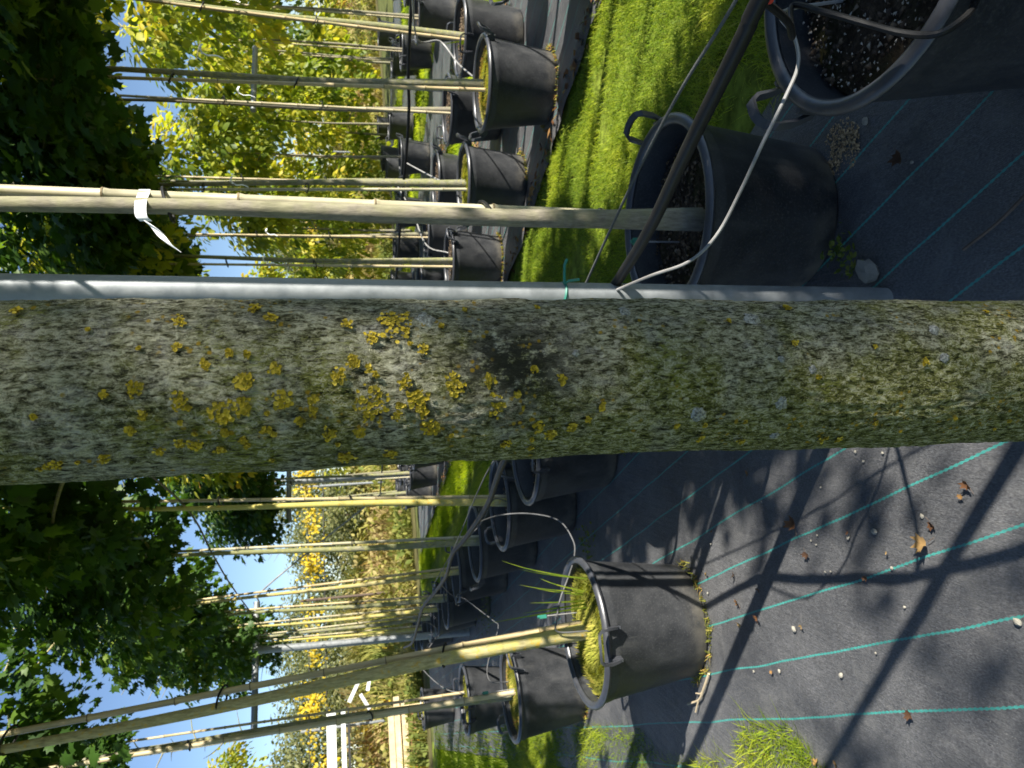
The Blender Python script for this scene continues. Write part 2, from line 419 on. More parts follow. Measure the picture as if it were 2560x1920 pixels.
BEDS = [(-.36, 1.66), (3.28, 5.30), (6.75, 8.65), (10.15, 12.1), (13.5, 15.4)]
for i, (b0, b1) in enumerate(BEDS):
    if i == 0: sheet('fabric_bed', b0, b1, -4, 15.2, .04, .05, MAT['fabric'], fabz(b0, b1, .03))
    else: sheet('fabric_bed', b0, b1, -3, 14.6+.35*i, .07, .08, MAT['fabric'], fabz(b0, b1, .09))
LAWNS = [(-5.0, -.26), (1.58, 3.36), (5.2, 6.85), (8.55, 10.25), (12.0, 13.6)]
def lawnz(p, a, V): return -.012+.03*(fbm(np.c_[p*1.2, a*1.2, 0*p], 3, 5)-.5)-.02*np.exp(-(np.minimum(np.abs(p+.16), np.abs(p-1.58))/.1)**2)
for b0, b1 in LAWNS: sheet('lawn', b0, b1, -3, 16, .12, .12, MAT['lawn'], lawnz)

# bank behind the beds, running along a skew line
BD = NV.copy(); BN = AV.copy(); B0 = NV*3.3+AV*19.2
def bankz(s):
    k = np.clip((s+.9)/3.0, 0, 1); k = k*k*(3-2*k); return k*.85
def bank_mesh():
    T = np.linspace(-26, 40, 90); Sx = np.linspace(-3.0, 30, 60)
    tt, ss = np.meshgrid(T, Sx); q = B0+tt[..., None]*BD+ss[..., None]*BN
    V = np.c_[q.reshape(-1, 2), (-.02+bankz(ss)+.25*(fbm(np.c_[tt.ravel()*.5, ss.ravel()*.5, 0*tt.ravel()], 3, 2).reshape(tt.shape)-.5)*np.clip((ss+1.2)/2, 0, 1)).ravel()]
    n = len(T); m = len(Sx); i = np.arange(n*m).reshape(m, n)
    F = np.stack([i[:-1, :-1], i[:-1, 1:], i[1:, 1:], i[1:, :-1]], -1).reshape(-1, 4)
    return mesh_np('bank', V, F, MAT['bank'], smooth=True)
struct('bank', bank_mesh())

# ------------------------------------------------------------------ leaf-like cloud builders (numpy)
def blades(P, h, wd, lean, seed, rnd, bend=.5):
    """P (n,3) roots; one bent tapering blade of 3 triangles each"""
    r = np.random.default_rng(seed); n = len(P)
    an = r.uniform(0, 2*np.pi, n); dx = np.c_[np.cos(an), np.sin(an), np.zeros(n)]; sx = np.c_[-np.sin(an), np.cos(an), np.zeros(n)]
    L = r.uniform(.3, 1, n)*lean
    h = np.broadcast_to(h, n)*r.uniform(.6, 1.25, n); wd = np.broadcast_to(wd, n)
    up = np.array([0, 0, 1.])
    m = P+dx*(h*L*.45)[:, None]+up*(h*.55)[:, None]
    tp = P+dx*(h*L*(1+bend*.6))[:, None]+up*(h*(1-.35*bend*L))[:, None]
    a = P-sx*wd[:, None]/2; b = P+sx*wd[:, None]/2; c = m+sx*wd[:, None]*.38; d = m-sx*wd[:, None]*.38
    V = np.stack([a, b, c, d, tp], 1).reshape(-1, 3); k = np.arange(n)[:, None]*5
    F = np.concatenate([k+[0, 1, 2], k+[0, 2, 3], k+[3, 2, 4]], 1).reshape(-1, 3)
    return V, F, np.repeat(rnd, 3)

MAPLE = np.array([(0, 0), (.26, -.07), (.22, .10), (.55, .22), (.40, .36), (.46, .66), (.22, .58), (.10, .72), (0, 1.0), (-.10, .72), (-.22, .58), (-.46, .66), (-.40, .36), (-.55, .22), (-.22, .10), (-.26, -.07)])
OVATE = np.array([(0, 0), (.24, .20), (.30, .45), (.20, .75), (0, 1), (-.20, .75), (-.30, .45), (-.24, .20)])
CARD = np.array([(0, 0), (.30, .4), (0, 1), (-.30, .4)])
def leaf_cloud(P, ax, nr, size, outline, rnd, fold=.18, droop=.15):
    """P roots, ax leaf axis, nr leaf normal"""
    n = len(P); k = len(outline)
    ax = ax/np.linalg.norm(ax, axis=1, keepdims=True)
    sx = np.cross(ax, nr); sx /= np.linalg.norm(sx, axis=1, keepdims=True)+1e-9; nn = np.cross(sx, ax)
    o = np.vstack([outline, [(0, .38)]])
    zz = -fold*np.abs(o[:, 0])-droop*o[:, 1]**2; zz[-1] += .03
    V = P[:, None]+size[:, None, None]*(sx[:, None]*o[None, :, :1]+ax[:, None]*o[None, :, 1:2]+nn[:, None]*zz[None, :, None])
    i = np.arange(k); T = np.stack([np.full(k, k), i, (i+1) % k], 1)
    F = (np.arange(n)[:, None, None]*(k+1)+T[None]).reshape(-1, 3)
    return V.reshape(-1, 3), F, np.repeat(rnd, k)

def unit(v): return v/(np.linalg.norm(v, axis=1, keepdims=True)+1e-9)
def crown_mesh(name, seed, R, H, nc, per, size, outline, mat, cl=.24, gap=.0, fold=.18):
    r = np.random.default_rng(seed)
    c = []
    while len(c) < nc:
        p = r.uniform(-1, 1, 3); d = np.linalg.norm(p)
        if d > 1: continue
        if d < .45 and r.random() < .6: continue
        k = .72+.5*vnoise(np.array([p*1.6+9]), seed)[0]
        c.append(p*np.array([R, R, H/2])*k)
    c = np.array(c)
    n = nc*per; ci = np.repeat(np.arange(nc), per)
    off = r.normal(0, 1, (n, 3)); off = off/np.linalg.norm(off, axis=1, keepdims=True)*(r.random((n, 1))**.5)*cl*np.array([1, 1, .8])
    P = c[ci]+off
    out = P.copy(); out[:, 2] *= .3
    ax = unit(out)*.6+unit(off)*.6+np.array([0, 0, -.75])+r.normal(0, .35, (n, 3))
    nr = np.array([0, 0, .6])+unit(out)*.7+r.normal(0, .45, (n, 3))
    sz = size*r.uniform(.6, 1.25, n)
    cr = r.uniform(0, 1, nc)
    rnd = np.clip(.55*cr[ci]+.45*r.random(n), 0, 1)*.96
    V, F, q = leaf_cloud(P, ax, nr, sz, outline, rnd, fold)
    V[:, 2] += H/2
    return mesh_np(name, V, F, mat, q)

CROWN = {
 'maple': [crown_mesh('crown', 11+i, .72, 2.0, 62, 46, .105, MAPLE, MAT['maple'], .27) for i in range(3)],
 'maple_y': [crown_mesh('crown', 31+i, .74, 2.0, 42, 38, .125, OVATE, MAT['maple_y'], .26) for i in range(3)],
 'loose': [crown_mesh('crown', 41+i, .82, 2.4, 36, 36, .125, OVATE, MAT['maple_y'], .24) for i in range(2)],
 'yellow': [crown_mesh('crown', 51, .5, 1.0, 26, 40, .07, OVATE, MAT['maple_y'], .2)],
 'open': [crown_mesh('crown', 95+i, .74, 2.0, 44, 38, .105, MAPLE, MAT['maple'], .25) for i in range(2)],
 'sparse': [crown_mesh('crown', 91, .46, 5.2, 170, 14, .075, MAPLE, MAT['maple'], .24)],
 'far': [crown_mesh('crown', 61+i, 2.4, 5.8, 150, 54, .20, CARD, MAT['olive'], .75) for i in range(3)],
 'bush': [crown_mesh('foliage', 71+i, .9, 1.5, 40, 46, .11, OVATE, MAT['olive'], .35) for i in range(2)],
 'bush_y': [crown_mesh('foliage', 81+i, .9, 1.6, 40, 46, .10, OVATE, MAT['maple_y'], .35) for i in range(2)],
}

# ------------------------------------------------------------------ trees, canes, pots: builders
def trunk_path(h, lean, seed, wob=.012, n=14):
    r = random.Random(seed); ph = r.uniform(0, 6); out = []
    for i in range(n):
        z = h*i/(n-1); k = i/(n-1)
        out.append((lean[0]*z+wob*math.sin(ph+z*2.1)*min(1, z), lean[1]*z+wob*math.cos(ph*1.7+z*1.7)*min(1, z), z))
    return out
def trunk_mesh(seed, h=3.6, r0=.028, lean=(0, 0), mat=None, z1=2.0, limbs=9):
    rr = random.Random(seed); p = trunk_path(h, lean, seed); mb = MB()
    rad = [r0*(1-.80*(i/13)**.9)*(1.0+.04*rr.uniform(-1, 1)) for i in range(14)]; rad[0] *= 1.18
    mb.tube(smooth_path(p, 2), np.interp(np.linspace(0, 13, 27), range(14), rad), 12)
    for k in range(limbs):
        z = z1+(h-z1)*(k+.3)/limbs; t = z/h*13; i = min(12, int(t))
        b = Vector(p[i]).lerp(Vector(p[i+1]), t-i); an = rr.uniform(0, 6.28); L = rr.uniform(.4, .72)
        q = [b, b+Vector((math.cos(an)*L*.4, math.sin(an)*L*.4, L*.18)), b+Vector((math.cos(an+.2)*L, math.sin(an+.2)*L, L*.30))]
        mb.tube(smooth_path(q, 3), [.011, .010, .009, .008, .006, .004, .003], 6)
    return mb.mesh('trunk', mat or MAT['young'])

def tree(x, y, z0, label, seed, kind='maple', group='young trees standing in the black pots', lean=(0, 0), r0=.028, mat=None, cz=1.95, H=None, top=(0, 0), cs=1.0, ch=1.0, crown=True):
    """z0: where the stem leaves the soil, cz: height of the crown's underside above ground"""
    t = empty('nursery_tree', (x, y, z0)); tag(t, label, 'tree', group)
    h = 3.9
    link('trunk', trunk_mesh(seed, h, r0, lean, mat, cz+.15-z0), t)
    if crown:
        ms = CROWN[kind]; me = ms[seed % len(ms)]
        o = link('crown', me, t, (lean[0]*(cz-z0)+top[0], lean[1]*(cz-z0)+top[1], cz-z0), (seed*1.37) % 6.28, (cs, cs, ch))
    return t

def cane(p0, p1, label, r=.0125, ties=(), seed=0, group='bamboo canes tied to the young trees'):
    """bamboo cane from p0 to p1 with node rings and the black ties that hold the stem to it"""
    rr = random.Random(seed)
    t = empty('bamboo_cane', p0); tag(t, label, 'bamboo cane', group)
    d = Vector(p1)-Vector(p0); L = d.length; dn = d.normalized()
    pts = []; rad = []; z = 0; nodes = []
    while z < L:
        st = rr.uniform(.20, .34)
        pts += [dn*z, dn*(z+.006), dn*(z+.014), dn*min(L+.02, z+st-.008)]; rad += [r*1.12, r*1.22, r, r*.98]; nodes.append(z)
        z += st
    k = 1-.25*np.linspace(0, 1, len(rad))
    MB().tube(pts, list(np.array(rad)*k), 10).build('stem', MAT['bamboo'], t)
    nb = MB()
    for z in nodes[1:]:
        q = r*(1-.25*z/L); c = dn*(z+.007)
        nb.tube([c-dn*.0022, c+dn*.0022], q*1.27, 10)
    if len(nodes) > 1: tag(nb.build('node_rings', MAT['node'], t), kind='stuff')
    for z, off, _ in ties:
        o2 = Vector((off[0], off[1], 0))
        if o2.length < .03: o2 = o2.normalized()*.03
        c = dn*(z/dn.z)+o2*.5; ux = o2.normalized(); uy = Vector((-ux.y, ux.x, 0)); A_ = o2.length/2+.024; B_ = .027
        mb = MB(); mb.tube([c+ux*A_*math.cos(q)+uy*B_*math.sin(q)+Vector((0, 0, .014*math.sin(q+seed))) for q in np.linspace(0, 2*math.pi, 22)[:-1]], .0042, 6, closed=True); mb.build('tie', MAT['rubber'], t)
    return t

# pot
HR = .455
def pot_meshes():
    body = MB().lathe([(.0, .004), (.205, .004), (.222, .012), (.226, .02), (.2295, .05), (.273, .385), (.276, .39), (.2795, .405), (.281, HR-.014), (.270, HR-.014), (.262, .30), (.25, .25)], 56)
    rim = MB()
    pr = [(.284+.0165*math.cos(a), HR-.006+.0135*math.sin(a)) for a in np.linspace(0, 2*math.pi, 11)]
    rim.lathe(pr, 64)
    def handle():
        mb = MB(); A = .19
        def at(an, rr, z): return (rr*math.cos(an), rr*math.sin(an), z)
        pts = [at(-A, .286, HR-.05), at(-A, .312, HR-.045), at(-A*.98, .335, HR-.005), at(-A*.92, .343, HR+.028), at(-A*.72, .347, HR+.042), at(-A*.3, .351, HR+.045), at(0, .352, HR+.045), at(A*.3, .351, HR+.045), at(A*.72, .347, HR+.042), at(A*.92, .343, HR+.028), at(A*.98, .335, HR-.005), at(A, .312, HR-.045), at(A, .286, HR-.05)]
        mb.strap(pts, (1, 0, .35), .020, .010)
        for s in (-1, 1):
            mb.box(at(s*A, .297, HR-.03), (.03, .012, .05), s*A)
        return mb
    return body.mesh('body', MAT['plastic']), rim.mesh('rim', MAT['rim']), handle().mesh('handle', MAT['rim'], True, 30)
PB, PR, PH = pot_meshes()
def soil_disc(seed, dome=.02, r=.262, amp=.02):
    n = 40; m = 12; V = [(0, 0, dome)]
    for i in range(1, m+1):
        for k in range(n):
            q = r*i/m; V.append((q*math.cos(6.28318*k/n), q*math.sin(6.28318*k/n), dome*(1-(i/m)**2)))
    V = np.array(V); V[:, 2] += amp*(fbm(V*14+seed, 3, seed)-.5)
    F = [(0, 1+k, 1+(k+1) % n) for k in range(n)]
    F3 = []
    for i in range(m-1):
        for k in range(n):
            a = 1+i*n+k; b = 1+i*n+(k+1) % n; F3 += [(a, a+n, b+n), (a, b+n, b)]
    return V, F+F3
def fibres(n, seed, r, dome, h, wd, lo, hi, mat, name, amp=.02):
    R = np.random.default_rng(seed); q = r*np.sqrt(R.random(n)); a = R.uniform(0, 6.283, n)
    P = np.c_[q*np.cos(a), q*np.sin(a), dome*(1-(q/r)**2)]; nn = fbm(P*14+seed, 3, seed); P[:, 2] += amp*(nn-.5)-.002
    rn = np.clip(lo+(hi-lo)*(.5*R.random(n)+.8*(nn-.15)), 0, 1)
    V, F, k = blades(P, h, wd, 1.0, seed, rn); return mesh_np(name, V, F, mat, k)
def grit(n, seed, r, z, s, mat, name, rn=(0, 1), amp=.02):
    R = np.random.default_rng(seed); q = r*np.sqrt(R.random(n)); a = R.uniform(0, 6.283, n)
    P = np.c_[q*np.cos(a), q*np.sin(a), np.zeros(n)+z]; P[:, 2] += amp*(fbm(P*14+seed, 3, seed)-.5)
    t = np.array([(1, 0, 0), (-.6, .8, 0), (-.5, -.85, .1), (.1, .1, .9), (0, 0, -.7)])
    F0 = np.array([(0, 1, 3), (1, 2, 3), (2, 0, 3), (1, 0, 4), (2, 1, 4), (0, 2, 4)])
    sz = s*R.uniform(.4, 1.3, n)**1.3; th = R.uniform(0, 6.28, n); c, si = np.cos(th), np.sin(th)
    tt = t[None]*np.stack([R.uniform(.6, 1.5, n), R.uniform(.5, 1, n), R.uniform(.4, .9, n)], 1)[:, None]
    V = np.stack([tt[..., 0]*c[:, None]-tt[..., 1]*si[:, None], tt[..., 0]*si[:, None]+tt[..., 1]*c[:, None], tt[..., 2]], -1)*sz[:, None, None]+P[:, None]
    F = (np.arange(n)[:, None, None]*5+F0[None]).reshape(-1, 3)
    return mesh_np(name, V.reshape(-1, 3), F, mat, np.repeat(R.uniform(*rn, n), 6))
def sd_mesh(seed, dome, mat):
    V, F = soil_disc(seed, dome); return mesh_np('potting_soil', V, F, mat, smooth=True)
SOIL = [sd_mesh(3, .015, MAT['soil']), sd_mesh(8, .015, MAT['soil'])]
MOSSB = [sd_mesh(3, .03, MAT['mossbed']), sd_mesh(8, .035, MAT['mossbed'])]
MOSSF = [fibres(3400, 3, .262, .03, .020, .0045, .05, 1.0, MAT['moss'], 'moss'), fibres(2600, 8, .262, .035, .018, .0045, .2, 1.1, MAT['moss'], 'moss')]
BITS = [grit(900, 5, .258, .018, .009, MAT['bits'], 'bark_chips', (0, .9)), grit(900, 6, .258, .018, .009, MAT['bits'], 'bark_chips', (0, .95))]
PERL = grit(560, 9, .258, .02, .0042, MAT['perlite'], 'perlite')
BASEM = None
def base_litter(seed):
    R = np.random.default_rng(seed); n = 420; a = R.uniform(0, 6.283, n); q = .232+np.abs(R.normal(0, .016, n))
    P = np.c_[q*np.cos(a), q*np.sin(a), np.zeros(n)+.004]; k = vnoise(np.c_[np.cos(a)*2.2, np.sin(a)*2.2, 0*a]+seed, seed) > .42
    V, F, r = blades(P[k], .022, .005, 1.3, seed, np.clip(R.random(n)[k]*1.15, 0, 1)); return mesh_np('base_moss', V, F, MAT['moss'], r)
BASEM = [base_litter(4), base_litter(15)]

def pot(x, y, label, fill='moss', hz=0.0, z=0.0, group='black nursery pots', sc=1.0, seed=0, lvl=.40, near=False):
    t = empty('plant_pot', (x, y, z), hz); tag(t, label, 'plant pot', group); t.scale = (sc, sc, sc)
    link('body', PB, t); link('rim', PR, t)
    link('handle', PH, t); link('handle', PH, t, None, math.pi)
    k = seed % 2
    if fill == 'moss':
        so_ = link('moss_bed', MOSSB[k], t, (0, 0, lvl)); tag(link('moss', MOSSF[k], so_), kind='stuff')
    else:
        so_ = link('potting_soil', SOIL[k], t, (0, 0, lvl)); tag(link('bark_chips', BITS[k], so_), kind='stuff')
        if fill == 'perlite': tag(link('perlite', PERL, so_), kind='stuff')
    if near: tag(link('base_moss', BASEM[k], t, (0, 0, .004)), kind='stuff')
    return t

ORD = ['nearest', 'second', 'third', 'fourth', 'fifth', 'sixth', 'seventh', 'eighth', 'ninth', 'tenth', 'eleventh', 'twelfth', 'thirteenth', 'fourteenth']

# ------------------------------------------------------------------ the big lichened trunk in front
def big_trunk():
    t = empty('maple_tree', (0, .55, 0)); tag(t, 'big lichen covered maple trunk filling the middle of the picture', 'tree')
    zs = np.concatenate([np.linspace(0, .55, 14)[:-1], np.linspace(.55, 1.75, 620), np.linspace(1.75, 2.7, 30)[1:]])
    n = 300; th = np.linspace(0, 2*np.pi, n, endpoint=False)
    Zz, T = np.meshgrid(zs, th, indexing='ij')
    cx = np.interp(zs, [0, .72, 1.22, 1.58, 2.7], [-.016, -.005, .004, .007, .014])
    rad = np.interp(zs, [0, .15, .4, .72, 1.22, 1.58, 2.7], [.098, .082, .0725, .0675, .0625, .0622, .057])
    sw = np.exp(-((Zz-1.235)/.05)**2)*np.exp(-(((T-(2*np.pi-1.75)+np.pi) % (2*np.pi)-np.pi)/.55)**2)
    C = np.c_[(np.cos(T)*.0625).ravel()*1.0, (np.sin(T)*.0625).ravel(), Zz.ravel()]
    big = fbm(C*[13, 13, 9], 4, 1)-.5; mid = fbm(C*[140, 140, 40], 4, 2)-.5; fine = fbm(C*[420, 420, 160], 3, 6)-.5
    nod = np.clip(fbm(C*[190, 190, 120], 3, 12)-.50, 0, 1)
    ridge = np.abs(fbm(C*[230, 230, 60], 3, 21)-.5)
    d = (.0065*big+.0030*mid+.0020*fine-.0035*ridge).reshape(Zz.shape)+sw*(.0030+.016*nod.reshape(Zz.shape))
    Rr = rad[:, None]+d
    V = np.stack([cx[:, None]+Rr*np.cos(T), Rr*np.sin(T), Zz], -1).reshape(-1, 3)
    i = np.arange(len(zs)*n).reshape(len(zs), n); j = np.roll(i, -1, 1)
    F = np.stack([i[:-1], j[:-1], j[1:], i[1:]], -1).reshape(-1, 4)
    tr = link('trunk', mesh_np('trunk', V, F, MAT['bark'], smooth=True), t)
    surf = lambda z, a: (np.interp(z, zs, cx), float(np.interp(z, zs, rad)))
    LICHEN = [(1.417,-1.531,.0058),(1.456,-1.719,.0052),(1.431,-1.858,.0079),(1.418,-1.797,.0058),(1.393,-1.736,.0059),(1.374,-1.757,.0032),(1.374,-1.864,.0027),(1.365,-2.132,.005),(1.405,-2.061,.0032),(1.43,-2.068,.0032),(1.459,-2.188,.0032),(1.45,-2.199,.0053),(1.435,-2.311,.0033),(1.506,-2.352,.0032),(1.472,-2.287,.0032),(1.499,-1.634,.0025),(1.481,-1.584,.0051),(1.44,-1.354,.0031),(1.457,-1.159,.0026),(1.457,-.827,.0043),(1.412,-.597,.005),(1.4,-.79,.0039),(1.426,-1.237,.0026),(1.415,-1.261,.0027),(1.397,-1.418,.0037),(1.478,-1.848,.0026),(1.536,-2.428,.0052),(1.357,-1.504,.0049),(1.347,-1.364,.0038),(1.35,-.892,.0034),(1.486,-1.997,.0026),(1.383,-1.973,.0027),(1.42,-2.183,.0027),(1.354,-2.544,.0063),(1.556,-.639,.0031),(1.318,-.88,.012),(1.334,-1.078,.0045),(1.347,-1.346,.0033),(1.337,-1.431,.0027),(1.313,-1.58,.0044),(1.336,-1.801,.011),(1.305,-1.768,.0067),(1.302,-1.909,.0034),(1.28,-1.634,.0068),(1.255,-1.595,.0046),(1.25,-1.86,.008),(1.296,-2.122,.0057),(1.344,-2.131,.0039),(1.319,-1.953,.0033),(1.202,-1.586,.0035),(1.222,-1.479,.0023),(1.218,-2.163,.0041),(1.207,-2.272,.0048),(1.193,-2.187,.0036),(1.239,-2.401,.0036),(1.324,-2.525,.0052),(1.171,-1.916,.0024),(1.181,-2.076,.0018),(1.3,-1.228,.0034),(1.235,-1.753,.0023),(.973,-2.526,.004),(.958,-2.534,.0034),(1.048,-2.521,.0033),(1.085,-2.434,.0025),(.897,-1.453,.0026),(1.012,-1.203,.0019),(.934,-2.233,.002),(1.002,-.614,.0033)]
    rr = random.Random(4)
    def patch(z, a, s):
        """a rosette of small curled lobes lying on the bark"""
        cxx, r0 = surf(z, a); V = []; F = []; Q = []
        nl = int(9+s*6200*.8)
        for q in range(nl):
            rad_ = s*1.05*math.sqrt(rr.random())*(.65+.5*math.sin(a*37+2.2*len(V)/9)**2); an = rr.uniform(0, 6.28)
            u0, v0 = rad_*math.cos(an), rad_*math.sin(an)*.9
            lr = rr.uniform(.0007, .0017)*(1.2 if s > .006 else .95); b = len(V); lift = .0008+rr.uniform(0, .0014)
            k = 8; ph = rr.uniform(0, 6.28)
            for j in range(k+1):
                if j == k: du = dv = 0; hh = lift*.45
                else:
                    aa = 2*math.pi*j/k+ph; w_ = lr*rr.uniform(.55, 1.3); du, dv = w_*math.cos(aa), w_*math.sin(aa); hh = lift*rr.uniform(.7, 1.3)
                th_ = a+(u0+du)/r0; R_ = r0+.0005+hh
                V.append((cxx+R_*math.cos(th_), R_*math.sin(th_), z+v0+dv))
            F += [(b+j, b+(j+1) % k, b+k) for j in range(k)]; Q += [rr.random()]*k
        return mesh_np('lichen_patch', V, F, MAT['lichen'], Q)
    for z, a, s in LICHEN: link('lichen_patch', patch(z, a, s*1.1), tr)
    for k in range(46):
        z = rr.choice([rr.uniform(1.2, 1.57), rr.uniform(1.2, 1.57), rr.uniform(.75, 1.2)]); link('lichen_patch', patch(z, rr.uniform(-2.6, -.6) if k % 3 else rr.uniform(-2.5, -1.7), rr.uniform(.0008, .0022)), tr)
    GREY = [(1.296,-.788,.0093),(1.039,-.803,.0077),(1.092,-2.071,.0068),(1.024,-1.934,.007),(1.025,-1.394,.0038),(.999,-1.528,.0051),(.877,-1.008,.0054),(.876,-1.399,.0047),(1.019,-2.445,.0046),(1.142,-.636,.0069),(1.189,-1.284,.0035)]
    for z, a, s in GREY:
        cxx, r0 = surf(z, a); V = []; k = 22; m = 4; F = []
        ed = [s*rr.uniform(.78, 1.12) for _ in range(k)]
        V.append((cxx+(r0+.0012)*math.cos(a), (r0+.0012)*math.sin(a), z))
        for i_ in range(1, m+1):
            for j in range(k):
                q = ed[j]*i_/m; du, dv = q*math.cos(6.2832*j/k), q*math.sin(6.2832*j/k)
                hh = .0012-.0026*(i_/m)**3+rr.uniform(-.0006, .0006)
                V.append((cxx+(r0+hh)*math.cos(a+du/r0), (r0+hh)*math.sin(a+du/r0), z+dv))
        F = [(0, 1+j, 1+(j+1) % k) for j in range(k)]
        for i_ in range(m-1):
            for j in range(k):
                p_ = 1+i_*k+j; q_ = 1+i_*k+(j+1) % k; F += [(p_, p_+k, q_+k), (p_, q_+k, q_)]
        tag(link('grey_lichen', mesh_np('grey_lichen', V, F, MAT['greylichen'], smooth=True), tr), 'pale grey round lichen crust')
    link('crown', CROWN['maple'][0], t, (.2, -.15, 2.45), 1.0, (1.0, 1.0, .9))
big_trunk()

# ------------------------------------------------------------------ row of pots left of the trunk
PG = 'black nursery pots'; TG = 'young trees standing in the black pots'; CG = 'bamboo canes tied to the young trees'
LEFT = [(-1.022, 2.783, 'moss', -.10, 'mossy black pot with grass sprouts, nearest on the open fabric', 1.0),
        (-1.928, 4.34, 'moss', .75, 'black pot directly behind the nearest mossy pot, orange lichened stem inside', .97),
        (-2.787, 6.262, 'moss', 2.9, 'third black pot in the left hand row, half hidden by two stems', 1.0),
        (-4.801, 10.669, 'moss', .4, 'farthest black pot of the left hand row, beside the timber stack', 1.0)]
for i, (x, y, fl, hz, lb, sc) in enumerate(LEFT):
    pot(x, y, lb, fl, hz+math.pi/2+.25, seed=i, group=PG, sc=sc, near=i < 2, lvl=.405)
tree(-1.03, 2.80, .41, 'yellow lichened stem leaning from the nearest mossy pot', 21, 'open', TG, (-.075, -.005), .030, MAT['young_y'], 2.8, ch=.45, cs=.6)
cane((-1.005, 2.835, .40), (-1.215, 2.83, 3.3), 'bamboo cane bound to the yellow lichened stem at the nearest mossy pot', .014, [(.62, (-.03, -.04, 0), 0), (1.45, (-.03, -.04, 0), 0), (2.15, (-.03, -.04, 0), 0)], 1, CG)
tree(-1.95, 4.36, .41, 'slim stem with orange lichen at its foot in the second left pot', 22, 'open', TG, (-.012, 0), .026, MAT['young'], 2.72, ch=.85, cs=1.0)
cane((-1.90, 4.28, .40), (-1.985, 4.30, 3.1), 'pale cane in front of the orange footed stem in the second left pot', .017, [(.9, (-.01, .03, 0), (.036, .05)), (1.9, (-.01, .03, 0), (.036, .05))], 2, CG)
tree(-2.82, 6.30, .41, 'knobbly dark stem in the third pot of the left hand row', 23, 'open', TG, (-.006, 0), .028, MAT['young'], 3.15, ch=.6, cs=.7)
cane((-2.76, 6.35, .40), (-2.80, 6.36, 3.2), 'dark cane behind the knobbly stem in the third left pot', .013, [(1.4, (-.03, -.03, 0), (.05, .05))], 3, CG)
tree(-4.82, 10.7, .41, 'small yellow leaved tree in the farthest left hand pot', 24, 'yellow', TG, (-.03, 0), .022, MAT['young'], 2.75, cs=1.15, ch=1.0, top=(-.55, -.3))
cane((-4.75, 10.75, .40), (-4.8, 10.75, 3.0), 'cane by the small yellow leaved tree', .013, [(1.4, (-.03, -.03, 0), (.05, .05))], 4, CG)

# ------------------------------------------------------------------ row behind the trunk and to its right
pot(.765, 1.09, 'large black pot in deep shade at the right edge, soil flecked with pale grit', 'perlite', 2.25, seed=1, lvl=.365, sc=.97, group=PG)
pot(.475, 1.93, 'black pot under the black hose with one pale stem rising from its soil', 'soil', .35, seed=0, lvl=.345, sc=.96, group=PG)
tree(.765, 1.19, .37, 'young tree of the large shaded pot at the right edge', 25, 'maple', TG, (.0, 0), .027, MAT['young_g'], 2.65, cs=.75, ch=.75)
tree(.445, 1.83, .37, 'smooth grey stem with a white ribbon right of the steel post', 26, 'maple', TG, (-.004, 0), .0285, MAT['young_g'], 2.42, cs=.85, ch=.9)
cane((.458, 1.875, .36), (.505, 1.845, 3.0), 'bright tan bamboo cane bound beside the white ribboned stem', .0155, [(.62, (-.026, -.036, 0), 0), (1.40, (-.044, -.025, 0), 0)], 5, CG)
MID = [(.08, 2.70), (-.35, 3.682), (-.753, 4.41), (-1.212, 5.418), (-1.72, 6.534), (-2.24, 7.45), (-2.62, 8.35), (-3.0, 9.25), (-3.55, 10.5), (-4.0, 11.6)]
MW = ['hidden behind the trunk', 'just left of the trunk', 'second left of the trunk', 'third left of the trunk', 'fourth left of the trunk', 'fifth left of the trunk', 'sixth left of the trunk', 'seventh left of the trunk', 'eighth left of the trunk', 'ninth left of the trunk']
ML = [(0, 0), (.03, 0), (.06, 0), (.036, 0), (-.03, 0), (.03, 0), (.01, 0), (-.01, 0), (.02, 0), (0, 0)]
for i, (x, y) in enumerate(MID):
    pot(x, y, 'shaded black pot in the hose row, '+MW[i], 'soil' if i % 3 else 'moss', .6+i*.9, seed=i, lvl=.35, group=PG)
    tree(x, y, .37, 'young tree in the hose row, '+MW[i], 30+i, 'maple' if i in (0, 1, 3) else 'open', TG, ML[i], .024+.003*(i % 2), MAT['young'] if i % 2 else MAT['young_y'], (2.42, 2.42, 2.5, 2.5, 2.6, 2.6, 2.5, 2.5, 2.5, 2.5)[i], cs=(.85, .8, .82, .85, .78, .7, .8, .8, .8, .8)[i], ch=.72)
    a = ML[i]
    cane((x+.03, y+.05, .36), (x+.025+a[0]*2.6, y+.05, 3.0), 'bamboo cane in the hose row pot, '+MW[i], .012, [(1.0, (-.012, -.02, 0), (.04, .05)), (1.75, (-.015, -.02, 0), (.04, .05))], 10+i, CG)
# the same row goes on behind the camera: its crowns shade the big trunk
x, y = row(1.24, -.3)
pot(x, y, 'black pot of the hose row behind the viewer', 'soil', 1.1, seed=1, lvl=.36, group='pots behind the viewer')
tree(x, y, .38, 'young tree of the hose row behind the viewer', 50, 'maple', 'trees behind the viewer', (0, 0), .026, None, 2.65, ch=.7, cs=.65)
# an added, unseen slender tree well behind the viewer: its thin crown filters the sun that reaches the big trunk
x, y = row(3.82, -5.4)
t = empty('nursery_tree', (x, y, 0)); tag(t, 'slender tree added unseen behind the viewer so its thin crown half shades the big trunk', 'tree')
link('trunk', trunk_mesh(300, 7.2, .06, (0, 0), MAT['young_g'], 2.2), t)
link('crown', CROWN['sparse'][0], t, (-.05, -.08, 2.3))

